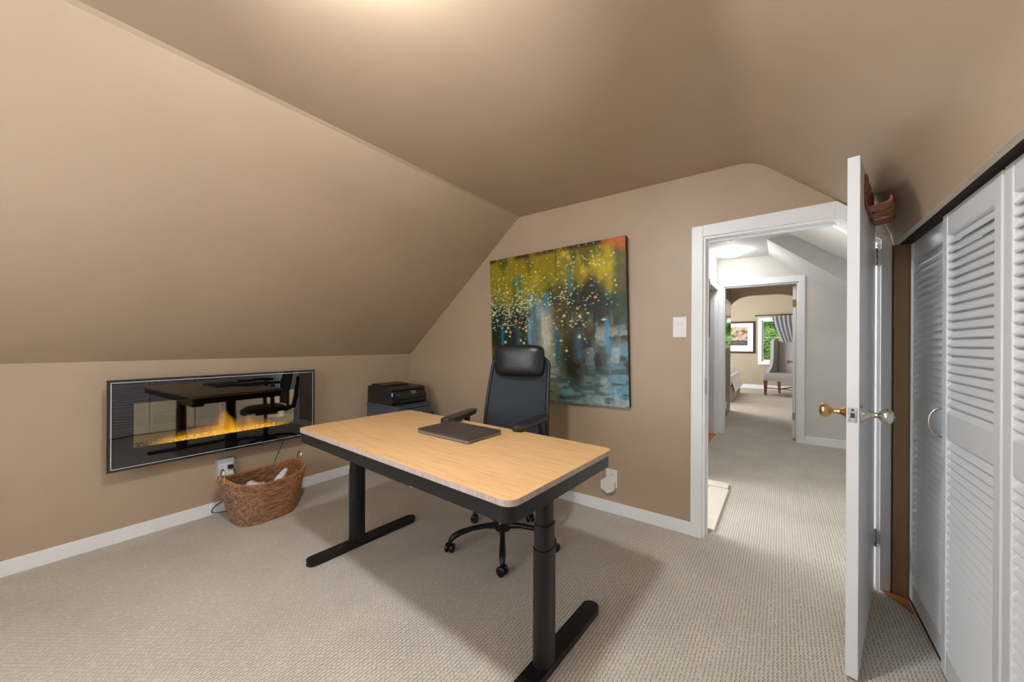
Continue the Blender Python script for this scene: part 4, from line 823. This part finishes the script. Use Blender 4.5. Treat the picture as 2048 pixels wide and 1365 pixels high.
for k in range(16000):
    x = random.uniform(-1.9, 1.7); z = random.uniform(2.6, 5.6); y = -1.15+0.25*math.sin(x*4+z*2.5)*math.cos(z*3.4)+0.16*math.sin(x*11+1)*math.sin(z*9)+random.uniform(-.10, .30)+0.12*x*x+0.12*(z-4)**2
    s_ = random.uniform(0.028, 0.060); T = TR((x, y, z), random.uniform(0.2, 1.5), random.uniform(-.9, .9), random.random()*6)
    fo.add([(-s_, 0, 0), (0, -s_*.5, s_*.12), (s_, 0, 0), (0, s_*.5, s_*.12)], [(0, 1, 2, 3)], False, T)
o = fo.build('foliage', leafm, tree); o['kind'] = 'stuff'
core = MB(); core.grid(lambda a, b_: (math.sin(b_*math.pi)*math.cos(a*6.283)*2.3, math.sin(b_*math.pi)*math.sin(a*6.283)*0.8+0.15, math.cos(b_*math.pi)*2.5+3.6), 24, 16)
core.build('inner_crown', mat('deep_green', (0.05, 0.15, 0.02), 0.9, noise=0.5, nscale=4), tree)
MB().tube([(0, 0, -0.5), (0.05, 0, 1.0), (0, 0.05, 2.4)], [0.22, 0.17, 0.12], 10).build('trunk', mat('bark', (0.08, 0.055, 0.035), 0.9, noise=0.4), tree)
# curtain and rod
rod = MB().tube([(2.80, 10.10, 2.125), (4.0, 10.10, 2.125)], 0.012, 8).lathe([(0.018, 0), (0.018, 0.03)], 10, TR((2.79, 10.10, 2.125), ry=R(90))).box((2.83, 10.10, 2.118), (2.842, 10.218, 2.132))
tag(rod.build('curtain_rod', blackmatte), 'thin black curtain rod above the bedroom window', 'curtain rod')
greyfab = mat('grey_linen', (0.30, 0.30, 0.33), 0.85, noise=0.08, nscale=40)
def curt(a, b_):
    z = 2.108-b_*1.0; left = 3.20+0.34*b_**1.5; right = 3.95; x = left+(right-left)*a
    return (x, 10.07+0.028*math.sin(a*48+b_*1.5)*(1-0.3*b_)-0.03*b_, z)
cu = MB().grid(curt, 90, 14).grid(lambda a, b_: tuple(Vector(curt(1-a, b_))+Vector((0, 0.008, 0))), 90, 14)
tag(cu.build('grey_curtain', greyfab), 'grey pleated curtain tied back over the bedroom window', 'curtain')
# wingback chair
wc = thing('wingback_chair', 'grey upholstered wing chair with brown wooden legs in the bedroom', 'armchair', (3.52, 8.91, 0), R(68)); wc.scale = (1.1, 1.1, 1.08)
upl = mat('grey_upholstery', (0.27, 0.255, 0.25), 0.85, noise=0.06, nscale=60); mah = mat('mahogany', (0.20, 0.06, 0.025), 0.35, noise=0.2, nscale=25)
MB().prism(rrect(0.74, 0.68, 0.07, 5), 0.345, 0.52).build('seat', upl, wc, bevel=0.03, seg=3)
for x_, y_, rk in ((-0.33, -0.29, 0), (-0.33, 0.29, 0), (0.30, -0.28, 0.05), (0.30, 0.28, 0.05)):
    MB().rings([[(x_+rk*t+sx*w_, y_+sy*w_, z_) for sx, sy in ((-1, -1), (1, -1), (1, 1), (-1, 1))] for t, w_, z_ in ((1, 0.017, 0.0), (0, 0.030, 0.35))], False).build('leg', mah, wc)
MB().box((-0.33, -0.012, 0.16), (0.33, 0.012, 0.185)).box((-0.34, -0.29, 0.165), (-0.32, 0.29, 0.185)).build('stretcher', mah, wc)
bkp = MB().box((0.24, -0.30, 0.50), (0.36, 0.30, 1.28), TR(ry=R(4))).build('backrest', upl, wc, bevel=0.03, seg=3)
for s_ in (-1, 1):
    MB().prism([(-0.16, 0.51), (0.36, 0.50), (0.38, 1.24), (0.32, 1.33), (0.16, 1.34), (0.08, 1.28), (0.07, 0.90), (0.02, 0.68)], -0.035, 0.035, TR((0.0, s_*0.33, 0), rx=R(90))).build('wing', upl, wc, bevel=0.02, seg=3)
MB().tube([(0.20, -0.295, 0.52), (0.235, -0.295, 1.28)], 0.006, 6).build('piping', mat('dark_piping', (0.05, 0.04, 0.04), 0.6, noise=0.1), wc)
# bed
bedt = thing('bed', 'bed corner with pale duvet at the left of the bedroom', 'bed', (1.62, 7.72, 0))
box('bed_skirt', (-1.1, -0.95, 0.0), (0.92, 0.93, 0.36), mat('oatmeal_skirt', (0.42, 0.37, 0.31), 0.9, noise=0.06), bedt, bevel=0.03)
dv = MB()
def duv(a, b_):
    x = -1.1+a*2.13; y = -1.0+b_*2.02; ex = max(0, (x-0.70)/0.33); ey = max(0, (y-0.70)/0.32); e1 = min(1, math.hypot(ex, ey))
    return (x-(0.05*ex*ex), y, 0.80-0.56*e1**1.7+0.02*math.sin(x*9)*math.sin(y*8)+0.008*math.sin(y*21)*ex)
dv.grid(duv, 50, 50)
dv.build('duvet', mat('pale_blue_duvet', (0.72, 0.76, 0.82), 0.9, noise=0.06, nscale=6, bump=0.3, bscale=20), bedt)
box('mattress', (-1.08, -0.96, 0.36), (0.90, 0.90, 0.60), cloth, bedt, bevel=0.04)
# nook mirror and outlet
mi = thing('wall_mirror', 'narrow white framed mirror on the olive wall edge', 'mirror', (2.6235, 4.72, 1.62))
box('mirror_frame', (0, -0.60, -0.40), (0.02, 0.60, 0.45), white, mi, bevel=0.004)
box('mirror_glass', (0.0195, -0.54, -0.34), (0.022, 0.54, 0.39), mat('mirror_silver', (0.8, 0.82, 0.82), 0.02, metal=1, noise=0.01), mi)
no = thing('nook_outlet', 'small white outlet plate low on the olive wall edge', 'outlet', (2.6225, 4.75, 0.22))
box('plate', (0, -0.08, -0.06), (0.008, 0.08, 0.06), plateplastic, no, bevel=0.002)
box('socket', (0.008, -0.03, -0.03), (0.010, 0.03, 0.03), greyplastic, no)

# ================================================================ ADDED DOME LAMP (invented, just above the frame; stands in for ceiling bounce)
cl = thing('added_dome_lamp', 'small glowing dome lamp added out of view on the office ceiling as key light', 'ceiling lamp', (LX, LY, HC))
MB().lathe([(0.085, 0), (0.085, -0.014), (0.075, -0.02)], 28).build('canopy', chrome, cl)
MB().lathe([(0.078, -0.020), (0.083, -0.035), (0.078, -0.060), (0.060, -0.080), (0.034, -0.093), (0.001, -0.097)], 28).build('glass_dome', mat('added_dome_glow', (0.9, 0.88, 0.82), 0.4, noise=0.01, emit=(0.96, 0.985, 1.0), estr=LAMP), cl)
